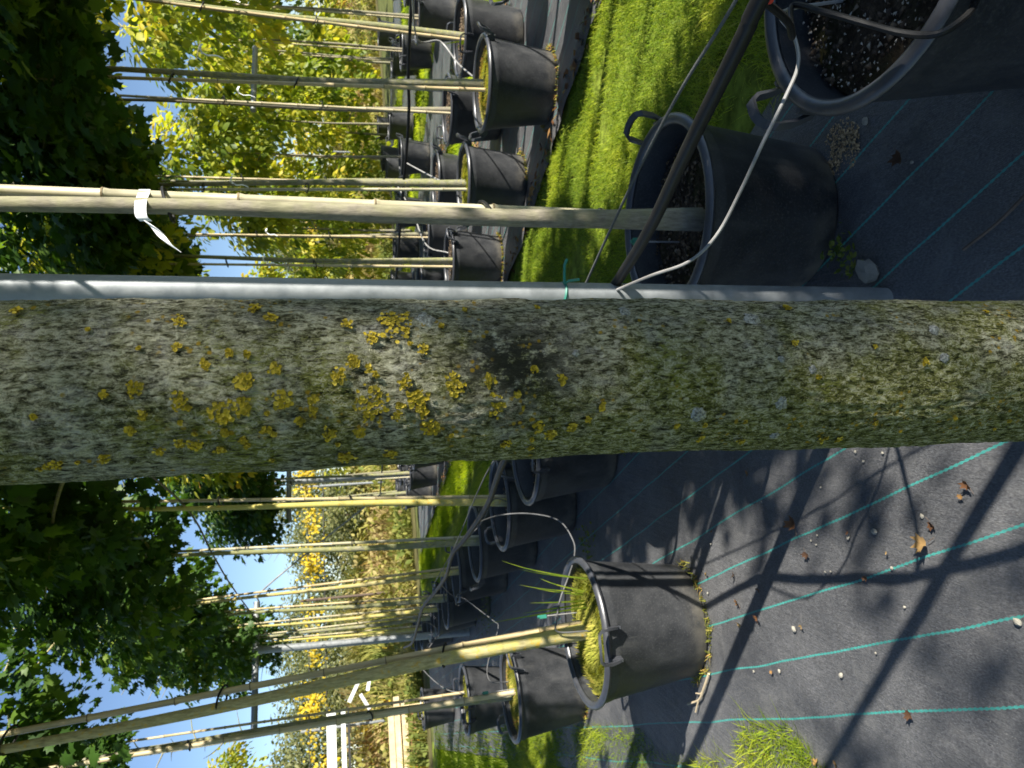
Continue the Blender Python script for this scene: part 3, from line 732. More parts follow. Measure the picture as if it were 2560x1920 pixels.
# ------------------------------------------------------------------ bed beyond the grass: two rows
R1 = [(2.36, 3.62), (1.941, 4.497), (1.54, 5.347), (1.108, 6.257), (.68, 7.2), (.25, 8.1), (-.15, 9.0), (-.55, 9.9), (-.95, 10.8), (-1.40, 11.75), (-1.86, 12.7)]
R2 = [(2.62, 5.27), (2.37, 6.05), (2.02, 6.97), (1.72, 8.0), (1.28, 8.9), (.86, 9.8), (.45, 10.7), (-.1, 11.7), (-.7, 12.8), (-1.62, 14.0), (-2.2, 15.3)]
RL = [(0, 0), (-.025, 0), (-.027, 0), (.01, 0)]
for i, (x, y) in enumerate(R1):
    nm = ORD[i]
    pot(x, y, 'black pot in the front row beyond the grass, %s from the camera' % nm, 'moss' if i in (1, 2, 5) else 'soil', 2.15+.35*(i % 3), seed=i, lvl=.405, group=PG, near=i < 4)
    tree(x, y, .41, 'young tree in the front row beyond the grass, %s from the camera' % nm, 60+i, 'maple' if i % 4 != 3 else 'maple_y', TG, RL[i] if i < 4 else (.01*((i*7) % 5-2), 0), .029, None, 2.5, ch=.75)
    if i: cane((x-.06, y-.06, .40), (x-.06+(RL[i][0] if i < 4 else 0)*2.4, y-.05, 3.0), 'pale cane in the front row beyond the grass, %s from the camera' % nm, .0125, [(1.2, (.03, .03, 0), (.06, .06)), (1.9, (.03, .03, 0), (.06, .06))], 30+i, CG)
for i, (x, y) in enumerate(R2):
    nm = ORD[i]
    pot(x, y, 'black pot in the second row beyond the grass, %s from the camera' % nm, 'soil', 1.0+.8*i, seed=i, lvl=.405, group=PG)
    tree(x, y, .41, 'young tree in the second row beyond the grass, %s from the camera' % nm, 80+i, 'maple' if i % 3 == 0 else 'maple_y', TG, (.05, 0) if i == 0 else (.012*((i*5) % 5-2), 0), .030 if i == 0 else .025, MAT['young_g'] if i % 2 else None, 2.95, ch=.75, cs=.85)
    cane((x-.05, y-.06, .40), (x-.04+(.12 if i == 0 else 0), y-.06, 3.0), 'cane in the second row beyond the grass, %s from the camera' % nm, .0125, [(1.1, (.03, .03, 0), (.06, .06)), (1.85, (.03, .03, 0), (.06, .06))], 50+i, CG)
k = 0
for p, a0 in ((3.69, 1.3), (3.69, .35), (3.7, -.6), (3.68, -1.55), (3.69, -2.5), (3.7, -3.4), (4.66, 2.6), (4.66, 1.6), (4.66, .6), (4.66, -.4)):
    x, y = row(p, a0)
    pot(x, y, 'black pot beyond the grass, outside the right edge, %s' % ORD[k], 'soil', k, seed=k, lvl=.4, group='pots behind the viewer')
    tree(x, y, .41, 'young tree beyond the grass, outside the right edge, %s' % ORD[k], 100+k, 'maple', 'trees behind the viewer', (0, 0), .027, None, 2.4 if p < 4 else 2.95, ch=.66 if p < 4 else .7, cs=1.0 if p < 4 else .9)
    k += 1

# ------------------------------------------------------------------ farther beds on the right
FARP = [(3.62, 11.2), (4.9, 10.35), (5.35, 9.4), (6.0, 8.2), (3.05, 12.4), (2.6, 13.4), (2.1, 14.5), (4.25, 8.15), (4.75, 7.0),
        (5.6, 12.2), (6.5, 11.4), (7.3, 10.2), (5.0, 13.6), (4.5, 14.8), (6.44, 17.8), (5.25, 16.4), (8.7, 14.5), (7.9, 16.0), (9.4, 12.9)]
for i, (x, y) in enumerate(FARP):
    lb = 'dark pot far back on the right, ' + ('third bed' if i < 9 else 'fourth bed')
    pot(x, y, '%s, %s counting back' % (lb, ORD[i % 9] if i < 9 else ORD[i-9]), 'soil', i*.7, seed=i, group=PG, lvl=.40)
    if i in (3, 7, 8, 0, 9, 11, 12, 15, 16, 4, 1): 
        kd = 'loose' if i % 2 else 'maple_y'
        tree(x, y, .41, 'yellow green tree far back on the right, %s, %s counting back' % ('third bed' if i < 9 else 'fourth bed', ORD[i % 9] if i < 9 else ORD[i-9]), 120+i, kd, 'yellowing trees on the right', (.01*((i*3) % 5-2), 0), .022, MAT['young_g'], 1.9 if i % 3 else 2.3, cs=1.05, ch=1.0)
        if i % 2: cane((x-.05, y-.05, .40), (x-.05, y-.05, 3.0), 'thin cane far back on the right, %s, %s counting back' % ('third bed' if i < 9 else 'fourth bed', ORD[i % 9] if i < 9 else ORD[i-9]), .011, [(1.2, (.02, .02, 0), (.05, .05))], 70+i, CG)
for i, (x, y, h, sc) in enumerate([(3.6, 15.6, .95, 1.15), (4.8, 17.4, .9, 1.2), (6.9, 15.2, 1.0, 1.25), (8.4, 17.8, .9, 1.4), (10.2, 16.2, .95, 1.4), (2.4, 16.6, .85, .95), (11.5, 19, .9, 1.5), (3.1, 14.1, .8, .9), (5.6, 14.4, .85, 1.1), (4.2, 16.3, .2, 1.1), (6.0, 17.0, .25, 1.3), (8.0, 19.0, .3, 1.6), (2.6, 18.6, .2, 1.1)]):
    t = empty('nursery_tree', (x, y, 0)); tag(t, 'low branched yellow green tree at the back right, %s from the left' % ['sixth', 'eighth', 'tenth', 'eleventh', 'twelfth', 'third', 'last', 'second', 'seventh', 'fourth', 'fifth', 'ninth', 'first'][i], 'tree', 'low branched trees at the back right')
    link('trunk', trunk_mesh(140+i, 3.4, .03, (0, 0), MAT['young_g'], 1.0), t)
    link('crown', CROWN['loose'][i % 2], t, (0, 0, h), i*1.3, (sc, sc, 1.0+.1*(i % 3)))

# ------------------------------------------------------------------ steel T posts with crossbars
def tpost(x, y, h, bar, label, r=.0285, lean=(0, 0), br=.024):
    t = empty('trellis_post', (x, y, 0)); tag(t, label, 'steel post', 'galvanised trellis posts')
    MB().tube([(0, 0, -.05), (lean[0]*h, lean[1]*h, h)], r, 28).build('post', MAT['steel'], t)
    a, b = bar; d = NV
    MB().tube([(d[0]*a+lean[0]*h, d[1]*a+lean[1]*h, h+.02), (d[0]*b+lean[0]*h, d[1]*b+lean[1]*h, h+.02)], br, 18).build('crossbar', MAT['steel'], t)
    c = MB(); c.tube([(lean[0]*h, lean[1]*h, h-.045), (lean[0]*h, lean[1]*h, h+.05)], r*1.22, 20); c.build('clamp', MAT['steel'], t)
    return t
tpost(.181, 1.56, 2.46, (-.75, .75), 'thick galvanised post right beside the big trunk, green twine tied round it', .0305, (.019, 0))
tpost(-3.07, 8.75, 2.50, (-.85, .55), 'galvanised post with crossbar behind the nearest mossy pot', .042, (.03, 0), .036)
x3, y3 = -1.62, 13.45
tpost(x3, y3, 2.46, (-.75, .6), 'far galvanised post with crossbar just left of the big trunk', .046, (.0, 0), .044)
xr, yr = row(7.6, 6.75)
tpost(xr, yr, 2.36, (-.55, .55), 'sunlit galvanised post with white looking crossbar among the right hand trees', .036, (.0, 0), .034)

# ------------------------------------------------------------------ wires, hose, tubes, twine
def cord(name, pts, r, mat, label, cat, n=8, sm=6, group=None):
    return tag(MB().tube(smooth_path(pts, sm), r, n).build(name, MAT[mat]), label, cat, group)
hose = empty('irrigation_hose', (.489, .827, .811)); tag(hose, 'long hanging irrigation hose crossing the pots, black in front and grey behind the trunk', 'hose')
H0 = Vector((.489, .827, .811))
HP = [(1.25, -.75, .80), (.90, -.02, .80), (.62, .54, .815), (.489, .827, .811), (.467, .873, .807), (.385, 1.092, .783), (.295, 1.326, .756), (.205, 1.60, .74), (.02, 1.98, .77), (-.273, 2.514, .812), (-.522, 3.035, .785), (-.786, 3.588, .809), (-.915, 3.858, .835), (-1.182, 4.417, .805), (-1.404, 4.881, .821), (-1.696, 5.494, .86), (-2.1, 6.3, .84), (-2.6, 7.3, .82), (-3.0, 8.3, .84)]
MB().tube([Vector(p)-H0 for p in smooth_path(HP, 6)], .0118, 14).build('pipe', MAT['rubber'], hose)
c = Vector((.40, 1.05, .787))
MB().tube([Vector((.494, .832, .802))-H0, Vector((.497, .836, .790))-H0], .0065, 12).build('connector', MAT['red'], hose)
cord('drip_tube', [(.494, .832, .805), (.505, .90, .72), (.57, 1.06, .60), (.657, 1.12, .556), (.611, 1.05, .545), (.57, 1.0, .509), (.531, .95, .478), (.507, .9, .463), (.528, .89, .426), (.559, .90, .394), (.593, .92, .373), (.649, 1.0, .40), (.70, 1.05, .385)], .0055, 'rubber', 'black drip tube hanging over the grit flecked soil of the large shaded pot', 'drip tube')
cord('drip_tube', [(.206, 1.60, .745), (.212, 1.36, .74), (.227, 1.28, .694), (.266, 1.22, .665), (.339, 1.18, .636), (.411, 1.13, .619), (.486, 1.1, .589), (.544, 1.1, .562), (.604, 1.12, .554), (.662, 1.15, .556), (.70, 1.16, .42)], .0034, 'greytube', 'pale grey drip tube swinging in a wide arc between the two shaded pots', 'drip tube')
cord('drip_tube', [(-.65, 3.31, .79), (-.658, 3.5, .64), (-.641, 3.4, .515), (-.645, 3.2, .42), (-.709, 3.05, .398), (-.756, 2.95, .425), (-.811, 2.85, .484), (-.892, 2.8, .54), (-.955, 2.75, .571), (-1.003, 2.75, .566), (-1.01, 2.74, .43)], .0032, 'darktube', 'grey drip tube looping across to the nearest mossy pot', 'drip tube')
cord('drip_tube', [(-1.30, 4.66, .81), (-1.569, 5.3, .652), (-1.6, 5.3, .567), (-1.675, 5.2, .46), (-1.695, 5.0, .40), (-1.68, 4.8, .412), (-1.84, 4.6, .53), (-1.909, 4.5, .53), (-1.89, 4.42, .43)], .0032, 'darktube', 'grey drip tube dropping towards the second left pot', 'drip tube')
cord('drip_tube', [(-2.2, 6.5, .84), (-2.305, 7.0, .72), (-2.365, 7.1, .642), (-2.422, 7.1, .582), (-2.463, 7.1, .571), (-2.558, 7.0, .678), (-2.646, 6.9, .80), (-2.75, 6.5, .62), (-2.75, 6.3, .44)], .0042, 'darktube', 'grey drip tube curling up by the third left pot', 'drip tube')
cord('drip_tube', [(-.05, 2.05, .78), (-.18, 2.5, .70), (-.28, 2.9, .66), (-.36, 3.3, .60), (-.36, 3.6, .42)], .0032, 'darktube', 'grey drip tube dropping into the pot just left of the trunk', 'drip tube')
cord('drip_tube', [(-.95, 3.95, .83), (-.80, 4.1, .62), (-.70, 4.25, .52), (-.74, 4.35, .40)], .0032, 'darktube', 'short drip tube into the second pot left of the trunk', 'drip tube')
cord('twine', [(1.5, -.9, .72), (1.05, .1, .70), (.72, .80, .712), (.61, 1.037, .717), (.529, 1.207, .736), (.422, 1.431, .742), (.231, 1.829, .734), (-.074, 2.469, .714), (-.345, 3.036, .758), (-.512, 3.385, .763), (-.735, 3.853, .754), (-1.066, 4.544, .746), (-1.6, 5.7, .76)], .0032, 'twine', 'thin grey twine strung alongside the black hose', 'twine')
cord('wire', [(.9, .9, 2.28), (.0, 2.75, 2.30), (-.659, 4.49, 2.307), (-1.156, 5.46, 2.345), (-1.734, 6.6, 2.379), (-3.2, 9.6, 2.42)], .006, 'wire', 'dark training wire tied along the stems of the hose row', 'wire', 6)
cord('guy_rope', [(-2.50, 8.98, 2.50), (-2.37, 8.95, 2.46), (-1.968, 8.98, 1.93), (-1.3, 9.0, 1.0)], .010, 'greytube', 'pale guy rope slanting down from the crossbar behind the mossy pot', 'rope')
for i, (pts, lb) in enumerate([
    ([(2.25, 3.85, .95), (2.45, 5.0, .80), (2.52, 5.15, .62), (2.30, 5.0, .52), (2.10, 4.75, .46)], 'pale looping drip tube between the second stem and nearest front pot'),
    ([(1.95, 6.2, .8), (1.75, 5.9, .62), (1.62, 5.6, .55), (1.60, 5.45, .44)], 'pale drip tube bending over the third front pot beyond the grass'),
    ([(2.1, 7.2, .85), (1.7, 6.9, .7), (1.3, 6.5, .62), (1.2, 6.35, .44)], 'pale drip tube reaching the fourth front pot beyond the grass')]):
    cord('drip_tube', pts, .006, 'greytube', lb, 'drip tube')
q0 = row(4.15, -1); q1 = row(4.15, 5.8); q2 = row(4.15, 14)
cord('irrigation_hose', [(q0[0], q0[1], .86), (2.55, 4.75, .86), (2.1, 5.7, .82), (q1[0], q1[1], .85), (q2[0], q2[1], .85)], .012, 'rubber', 'thin black hose strung between the two rows beyond the grass', 'hose')
# tied ribbons and clips
mb = MB(); P = [(.500, 1.862, 1.815), (.485, 1.842, 1.812), (.452, 1.796, 1.808), (.42, 1.788, 1.806), (.408, 1.793, 1.797)]
mb.strap(smooth_path(P, 4), (0, .1, 1), .026, .0012)
mb.strap(smooth_path([(.410, 1.792, 1.800), (.398, 1.79, 1.785), (.384, 1.795, 1.772), (.364, 1.79, 1.758), (.346, 1.79, 1.738)], 4), (.55, .1, .8), .038, .0012)
tag(mb.build('ribbon', MAT['white']), 'white ribbon knotted round the grey stem and tan cane', 'ribbon')
def ribbon(p, s, label, an=0):
    s *= .6
    mb = MB(); x, y, z = p
    mb.strap(smooth_path([(x-.05*s, y-.06, z), (x, y-.075, z+.01), (x+.05*s, y-.06, z)], 4), (0, 0, 1), .022*s, .0015)
    mb.strap(smooth_path([(x-.04*s, y-.07, z), (x-.08*s, y-.09, z-.06*s), (x-.07*s, y-.08, z-.13*s), (x-.10*s, y-.085, z-.2*s)], 4), (math.cos(an), math.sin(an), .2), .02*s, .0015)
    return tag(mb.build('ribbon', MAT['white']), label, 'ribbon', 'white ribbons on the trees')
ribbon((2.02, 4.49, 2.12), 1.0, 'white ribbon hanging on the second front stem beyond the grass', .4)
ribbon((2.40, 6.0, 2.12), 1.0, 'white ribbon on the second stem of the rear row beyond the grass', .9)
ribbon((1.50, 5.34, 2.10), .9, 'white ribbon on the third front stem beyond the grass', .2)
ribbon((1.11, 6.25, 2.0), .9, 'white ribbon high on the fourth front stem beyond the grass', .7)
ribbon((1.72, 8.0, 2.15), .9, 'white ribbon on the fourth rear stem beyond the grass', .7)
ribbon((2.75, 5.25, 2.1), .9, 'white ribbon on the nearest rear stem beyond the grass', .3)
mb = MB(); ring = [(.196+.0315*math.cos(a), 1.56+.0315*math.sin(a), .868+.003*math.sin(2*a)) for a in np.linspace(0, 6.28, 22)[:-1]]
mb.tube(ring, .0034, 6, closed=True); mb.tube([(.222, 1.538, .868), (.245, 1.53, .87), (.262, 1.52, .872), (.275, 1.52, .866)], .0034, 6)
mb.tube([(.222, 1.538, .868), (.228, 1.532, .86), (.231, 1.53, .835)], .003, 6)
tag(mb.build('green_twine', MAT['clip']), 'green twine knotted round the thick steel post', 'twine')
def clip(p, label):
    t = empty('drip_clip', p); tag(t, label, 'clip', 'green drip clips')
    MB().tube([(0, 0, -.17), (0, 0, .01)], .0028, 6).build('stake', MAT['greytube'], t)
    MB().box((0, 0, .02), (.018, .014, .03), .4).tube([(0, 0, .03), (.0, 0, .042)], .006, 8).build('dripper', MAT['clip'], t)
clip((-.985, 2.90, .57), 'green drip clip on a grey stake in the nearest mossy pot')
clip((-1.88, 4.28, .585), 'green drip clip on a stake in the second left pot')
clip((.42, 2.02, .46), 'green drip clip inside the pot under the black hose')

# ------------------------------------------------------------------ grass sprouts in pot 1, weeds at pot feet
def sprout(tips, base, label, wd=.006):
    V = []; F = []; Q = []
    for tpt, b in zip(tips, base):
        b = Vector(b); e = Vector(tpt); n = 6; side = (e-b).cross(Vector((.3, 1, .2))).normalized(); k = len(V)
        for i in range(n+1):
            s = i/n; p = b.lerp(e, s)+Vector((0, 0, .05*math.sin(math.pi*s)*(e-b).length*2))
            ww = wd*(1-s**1.6)*.5+.0003; V += [p-side*ww, p+side*ww]
        for i in range(n): F.append((k+2*i, k+2*i+1, k+2*i+3, k+2*i+2)); Q.append(.35+.3*random.random())
    return tag(link('grass_sprout', mesh_np('grass_sprout', V, F, MAT['grass'], Q)), label, 'grass', 'grass sprouts')
sprout([(-.722, 2.85, .767), (-.76, 2.84, .70)], [(-.80, 2.74, .44), (-.80, 2.75, .44)], 'long grass blades on the right of the nearest mossy pot')
sprout([(-.828, 2.85, .695), (-.80, 2.83, .62), (-.85, 2.86, .63)], [(-.87, 2.8, .44), (-.86, 2.78, .44), (-.88, 2.8, .44)], 'tuft of grass blades behind the rim of the nearest mossy pot')
sprout([(-.961, 2.82, .83), (-.93, 2.8, .70), (-.90, 2.83, .66)], [(-.92, 2.76, .44), (-.91, 2.77, .44), (-.90, 2.78, .44)], 'tallest grass blades by the stem in the nearest mossy pot', .008)
sprout([(2.45, 5.05, .60), (2.40, 5.0, .52), (2.44, 5.0, .50)], [(2.52, 5.12, .44), (2.50, 5.10, .44), (2.5, 5.1, .44)], 'drooping grass blade at the nearest rear pot beyond the grass', .012)
def weed(x, y, r, n, h, label, seed, cat='weed', rn=(.0, .35), mat='weed'):
    R = np.random.default_rng(seed); P = np.c_[R.normal(x, r, n), R.normal(y, r, n), np.full(n, .005)]
    ax = R.normal(0, 1, (n, 3)); ax[:, 2] = np.abs(ax[:, 2])*.6; P[:, 2] += R.uniform(0, h, n)
    V, F, q = leaf_cloud(P, ax, R.normal(0, .5, (n, 3))+[0, 0, 1], R.uniform(.012, .024, n), OVATE, R.uniform(*rn, n))
    st = [((x, y, 0), p) for p in P[::6]]
    o = tag(link('weed', mesh_np('weed', V, F, MAT[mat], q)), label, cat, kind='stuff')
    return o
weed(.335, 1.70, .022, 60, .05, 'little green weed at the foot of the steel post', 3)
weed(.285, 1.655, .012, 26, .03, 'small weed beside the grey stone', 4)
weed(-2.30, 7.0, .16, 240, .16, 'dark green weed patch in front of the crossbar post', 5)
weed(-.95, 3.95, .06, 110, .05, 'weeds between shaded pots left of the trunk', 6, rn=(.1, .5))
weed(-.30, 3.30, .03, 50, .04, 'weed tuft at the foot of the pot left of the trunk', 7)

# ------------------------------------------------------------------ litter on the fabric
PEB = [(-.219,1.684),(-.213,1.582),(-.242,1.654),(-.586,1.831),(-.577,1.806),(-.508,1.563),(-.356,1.457),(-.424,1.62),(-.462,1.725),(-.505,1.892),(-.483,1.862),(-.512,1.868),(-.804,1.991),(-.596,1.525),(-.864,1.774),(-.972,2.08),(-1.033,2.236),(-.751,1.633),(-.533,1.21),(-.337,1.838),(-.427,2.151),(-.646,2.512),(-.848,2.55),(.654,1.599),(.50,1.45)]
PSZ = [.006,.006,.006,.006,.005,.008,.009,.012,.008,.005,.005,.005,.012,.006,.011,.009,.007,.005,.013,.005,.004,.006,.008,.014,.006]
def peb_mesh(seed):
    R = random.Random(seed); V = []; F = []; n = 8; m = 5
    for i in range(m+1):
        ph = math.pi*i/m
        for k in range(n):
            q = 1+.18*R.uniform(-1, 1); V.append((math.sin(ph)*math.cos(6.283*k/n)*q, .8*math.sin(ph)*math.sin(6.283*k/n)*q, .65*math.cos(ph)*q))
    for i in range(m):
        for k in range(n): F.append((i*n+k, i*n+(k+1) % n, (i+1)*n+(k+1) % n, (i+1)*n+k))
    return MB().add(V, F).mesh('pebble', MAT['pebble'])
PM = [peb_mesh(i) for i in range(4)]
NTH = ORD + ['fifteenth', 'sixteenth', 'seventeenth', 'eighteenth', 'nineteenth', 'twentieth', 'twenty first', 'twenty second', 'twenty third', 'twenty fourth', 'farthest']
def rank(L, i): return NTH[sorted(range(len(L)), key=lambda j: (L[j][0]+1.02)**2+(L[j][1]-2.78)**2).index(i)]
for i, ((x, y), s) in enumerate(zip(PEB, PSZ)):
    tag(link('pebble', PM[i % 4], None, (x, y, .008+s*.35), i*1.1, (s*.8, s*.8, s*.62)), 'tiny pale pebble on the black fabric, %s to the nearest mossy pot' % rank(PEB, i), 'pebble', 'tiny pale pebbles on the fabric')
def dry_leaf(x, y, s, label, seed, curl=.5, tilt=.3, group='dry leaves on the fabric', rn=None):
    R = np.random.default_rng(seed); a = R.uniform(0, 6.28)
    s *= .8; o = MAPLE*s; k = len(o); V = [(p[0], p[1], curl*s*(abs(p[0]/s)**1.5+.6*((p[1]/s-.4)**2))+R.uniform(0, .12)*s) for p in o]+[(0, .38*s, .02*s)]
    F = [(k, i, (i+1) % k) for i in range(k)]
    me = mesh_np('fallen_leaf', V, F, MAT['dryleaf'], [(R.random() if rn is None else rn)]*k)
    ob = link('fallen_leaf', me); ob.location = (x, y, .016); ob.rotation_euler = (R.uniform(-tilt, tilt), R.uniform(-tilt, tilt), a)
    MB().tube([(0, 0, .0), (.02*s, -.25*s, .02*s), (.05*s, -.5*s, .06*s)], .02*s, 5).build('stalk', MAT['stick'], ob)
    return tag(ob, label, 'leaf', group)
dry_leaf(-.413, 1.437, .058, 'large curled tan leaf on the sunlit fabric near the lower edge', 3, .9, .4, None, .85)
dry_leaf(-.481, 1.96, .055, 'brown curled leaf in the shadow band near the second green line', 5, 1.1, .6, None, .1)
dry_leaf(.532, 1.485, .05, 'dark shrivelled leaf on the shaded fabric below the right hand pots', 8, 1.0, .4, None, .05)
LEAF = [(-.543,1.913),(-.267,1.312),(-.362,1.428),(-.294,1.339),(-.551,1.658),(-.777,1.943),(-.891,2.321),(-.841,2.189),(-.821,2.31),(-.722,2.337),(-.764,2.541),(-.595,2.485),(-.726,2.175),(-.858,1.524),(-.448,1.714),(-.985,2.12),(-.33,2.219),(-1.187,1.906),(-1.288,2.18),(-.471,1.575),(-1.139,1.799)]
for i, (x, y) in enumerate(LEAF):
    dry_leaf(x, y, (.030, .036, .034, .018, .020, .022, .03, .036, .04, .034, .026, .02, .03, .034, .016, .016, .03, .03, .034, .012, .03)[i], 'small rusty dry leaf scrap on the fabric, %s to the nearest mossy pot' % rank(LEAF, i), 20+i, .7, .5)
mb = MB().tube(smooth_path([(-1.16, 2.545, .02), (-1.243, 2.592, .022), (-1.303, 2.638, .02), (-1.362, 2.738, .02)], 4), .005, 6).tube(smooth_path([(-1.303, 2.638, .02), (-1.335, 2.655, .02), (-1.365, 2.668, .02)], 4), .0035, 6).tube([(-1.243, 2.592, .02), (-1.27, 2.62, .02), (-1.285, 2.66, .02)], .003, 6)
tag(mb.build('root', MAT['twig']), 'pale forked root lying beside the nearest mossy pot', 'root')
tag(MB().tube(smooth_path([(.262, 1.306, .017), (.30, 1.22, .018), (.345, 1.15, .017)], 4), .004, 6).build('stick', MAT['stick']), 'thin dark stick on the shaded fabric at the lower edge', 'stick')
sm = peb_mesh(11); sm.materials.clear(); sm.materials.append(MAT['rock'])
o = link('stone', sm, None, (.262, 1.60, .022), .6, (.038, .034, .034)); tag(o, 'grey stone lying at the foot of the steel post', 'stone')
gm = grit(700, 21, .075, .008, .0055, MAT['sandgrit'], 'gravel')
tag(link('gravel', gm, None, (.62, 1.70, .0)), 'pale spilled grit in the sun at the foot of the black pot under the hose', 'gravel', kind='stuff')
# windrows of brown leaves along the fabric edges of the bed beyond the grass
def litter_band(p, a0, a1, n, wdt, seed, label):
    R = np.random.default_rng(seed); a = R.uniform(a0, a1, n); q = R.normal(p, wdt, n); P = np.c_[q[:, None]*NV+a[:, None]*AV, R.uniform(.01, .05, n)]
    V, F, k = leaf_cloud(P, R.normal(0, 1, (n, 3))*[1, 1, .3], R.normal(0, .5, (n, 3))+[0, 0, 1], R.uniform(.03, .07, n), CARD, R.random(n))
    tag(link('leaf_litter', mesh_np('leaf_litter', V, F, MAT['dryleaf'], k)), label, 'leaf litter', kind='stuff')
litter_band(5.18, .5, 12, 1500, .07, 1, 'brown leaf litter along the far fabric edge')
litter_band(3.36, .5, 12, 500, .03, 2, 'brown leaf litter at the feet of the front pots')
litter_band(6.9, .5, 12, 1200, .10, 3, 'brown leaf litter at the third bed')

# ------------------------------------------------------------------ grass
def lawn_pts(p0, p1, a0, a1, n, seed):
    R = np.random.default_rng(seed); p = R.uniform(p0, p1, n); a = R.uniform(a0, a1, n)
    q = p[:, None]*NV+a[:, None]*AV; return np.c_[q, np.full(n, -.008)], p, a, R
def lawn(p0, p1, a0, a1, n, h, wd, seed, label, hi=1.0, edge=None, lim=None):
    P, p, a, R = lawn_pts(p0, p1, a0, a1, n, seed)
    nz = fbm(np.c_[P[:, :2]*2.2, 0*p], 4, seed)
    if edge is not None:
        k = np.minimum(np.abs(p-p0), np.abs(p-p1)); keep = ((k > .13) | (fbm(np.c_[P[:, :2]*4, 0*p], 3, 77) > .47)) & (fbm(np.c_[P[:, :2]*3.1, 0*p], 4, 78)+.22*R.random(len(p)) > .46); P, p, a, nz = P[keep], p[keep], a[keep], nz[keep]
    rn = np.clip(.10+hi*(.75*(nz-.25)+.45*R.random(len(P))), 0, 1)
    if lim: keep = p < np.interp(a, lim[0], lim[1])-.05*(fbm(np.c_[P[:, :2]*7, 0*p], 3, 90)-.3); P, p, a, nz, rn = P[keep], p[keep], a[keep], nz[keep], rn[keep]
    hh = h*(.35+1.0*nz)*(1+1.1*(R.random(len(P))**12))*(.7+.9*(fbm(np.c_[P[:, :2]*1.3, 0*P[:, 0]], 3, seed+40))); V, F, q = blades(P, hh, wd, 1.7, seed, rn)
    return tag(link('grass', mesh_np('grass', V, F, MAT['grass'], q)), label, 'grass', kind='stuff')
lawn(1.56, 3.36, .6, 6.0, 110000, .030, .0038, 1, 'mossy grass strip between the two beds', edge=1)
lawn(1.56, 3.36, 6.0, 15.5, 30000, .065, .010, 2, 'far part of the grass strip between the beds')
lawn(-1.5, -.05, 1.0, 7.5, 150000, .040, .0042, 3, 'sunlit lawn along the left edge of the fabric', lim=([1, 2.15, 2.3, 2.6, 2.75, 3.5, 3.7, 5, 7.5], [-.34, -.32, -.15, -.14, -.25, -.26, -.14, -.10, -.06]))
lawn(-5.0, -.0, 7.5, 15.0, 22000, .07, .012, 4, 'lawn far left towards the timber stack')
lawn(5.2, 6.85, 1.5, 14, 14000, .08, .014, 5, 'grass strip behind the second bed')
lawn(8.55, 10.25, 1.5, 15, 9000, .09, .02, 6, 'grass strip behind the third bed')
lawn(12.0, 13.6, 2.5, 15, 7000, .10, .025, 7, 'grass strip behind the fourth bed')
# single broad leaves of grass hanging over the fabric edge, near lower left
def bank_weeds(n, s0, s1, t0, t1, h, wd, seed, label, sh=0):
    R = np.random.default_rng(seed); s = R.uniform(s0, s1, n); t = R.uniform(t0, t1, n); q = B0+t[:, None]*BD+s[:, None]*BN
    P = np.c_[q, -.03+bankz(s)]; nz = fbm(np.c_[q*.55, 0*s], 4, seed); rn = np.clip(.9*(nz-.22)*1.3+.35*R.random(n)+sh, 0, .96); rn[R.random(n) < .02] = 1.0
    V, F, k = blades(P, h*(.35+1.3*fbm(np.c_[q*.8, 0*s], 3, seed+5)), wd, .75, seed, rn)
    V2, F2, k2 = leaf_cloud(P+np.c_[R.normal(0, .08, (n, 2)), R.uniform(.05, 1.0, n)*h*(.35+1.1*nz)], R.normal(0, 1, (n, 3)), R.normal(0, .6, (n, 3))+[0, -.3, .8], R.uniform(.08, .20, n), OVATE, np.clip(rn*.8, 0, 1))
    return tag(link('weeds', mesh_np('weeds', np.vstack([V, V2]), np.vstack([F, F2+len(V)]), MAT['weed'], np.r_[k, k2])), label, 'weeds', kind='stuff')
bank_weeds(13000, -2.2, -.2, -11.5, 30, .5, .03, 1, 'wild grass and weeds at the foot of the bank')
bank_weeds(17000, -.6, 2.6, -17, 30, .95, .04, 2, 'tall brown and green weeds covering the bank', .05)

# ------------------------------------------------------------------ yellow creeper on a wire fence along the bank top
def creeper():
    t = empty('creeper_fence', (B0[0], B0[1], .8)); tag(t, 'long bright yellow creeper trained along a wire fence on the bank', 'creeper')
    R = np.random.default_rng(5); P = []
    for k in range(150):
        tt = R.uniform(-15, 18); wdt = np.interp(tt, [-15, -9, -6, -3, 2, 6, 18], [.46, .40, .26, .16, .12, .16, .14])
        if R.random() < np.interp(tt, [-15, -4, 0, 18], [0, .05, .25, .5]): continue
        zz = R.normal(1.72, wdt*.75); m = int(R.uniform(40, 85)*(.6+wdt*1.4))
        q = np.outer(np.full(m, tt)+R.normal(0, .22, m), BD)+np.outer(R.normal(0, .12, m), BN)
        P.append(np.c_[q, zz+R.normal(0, .10+wdt*.25, m)])
    P = np.vstack(P); n = len(P)
    V, F, k = leaf_cloud(P, R.normal(0, .5, (n, 3))+[0, -.3, -.7], R.normal(0, .4, (n, 3))+[.5, -.8, .3], R.uniform(.055, .12, n), OVATE, R.random(n))
    link('foliage', mesh_np('foliage', V, F, MAT['yellow'], k), t)
    for z in (1.35, 1.75):
        MB().tube([(*(BD*-15), z), (*(BD*18), z)], .012, 6).build('fence_wire', MAT['wire'], t)
    for k in range(-5, 7): MB().tube([(*(BD*k*3), -.3), (*(BD*k*3), 1.95)], .035, 8).build('fence_post', MAT['steel'] if k % 2 else MAT['stick'], t)
creeper()
BW = ['leftmost', 'second', 'third', 'fourth', 'fifth', 'sixth', 'seventh', 'eighth', 'ninth', 'tenth', 'eleventh', 'twelfth', 'thirteenth', 'rightmost']
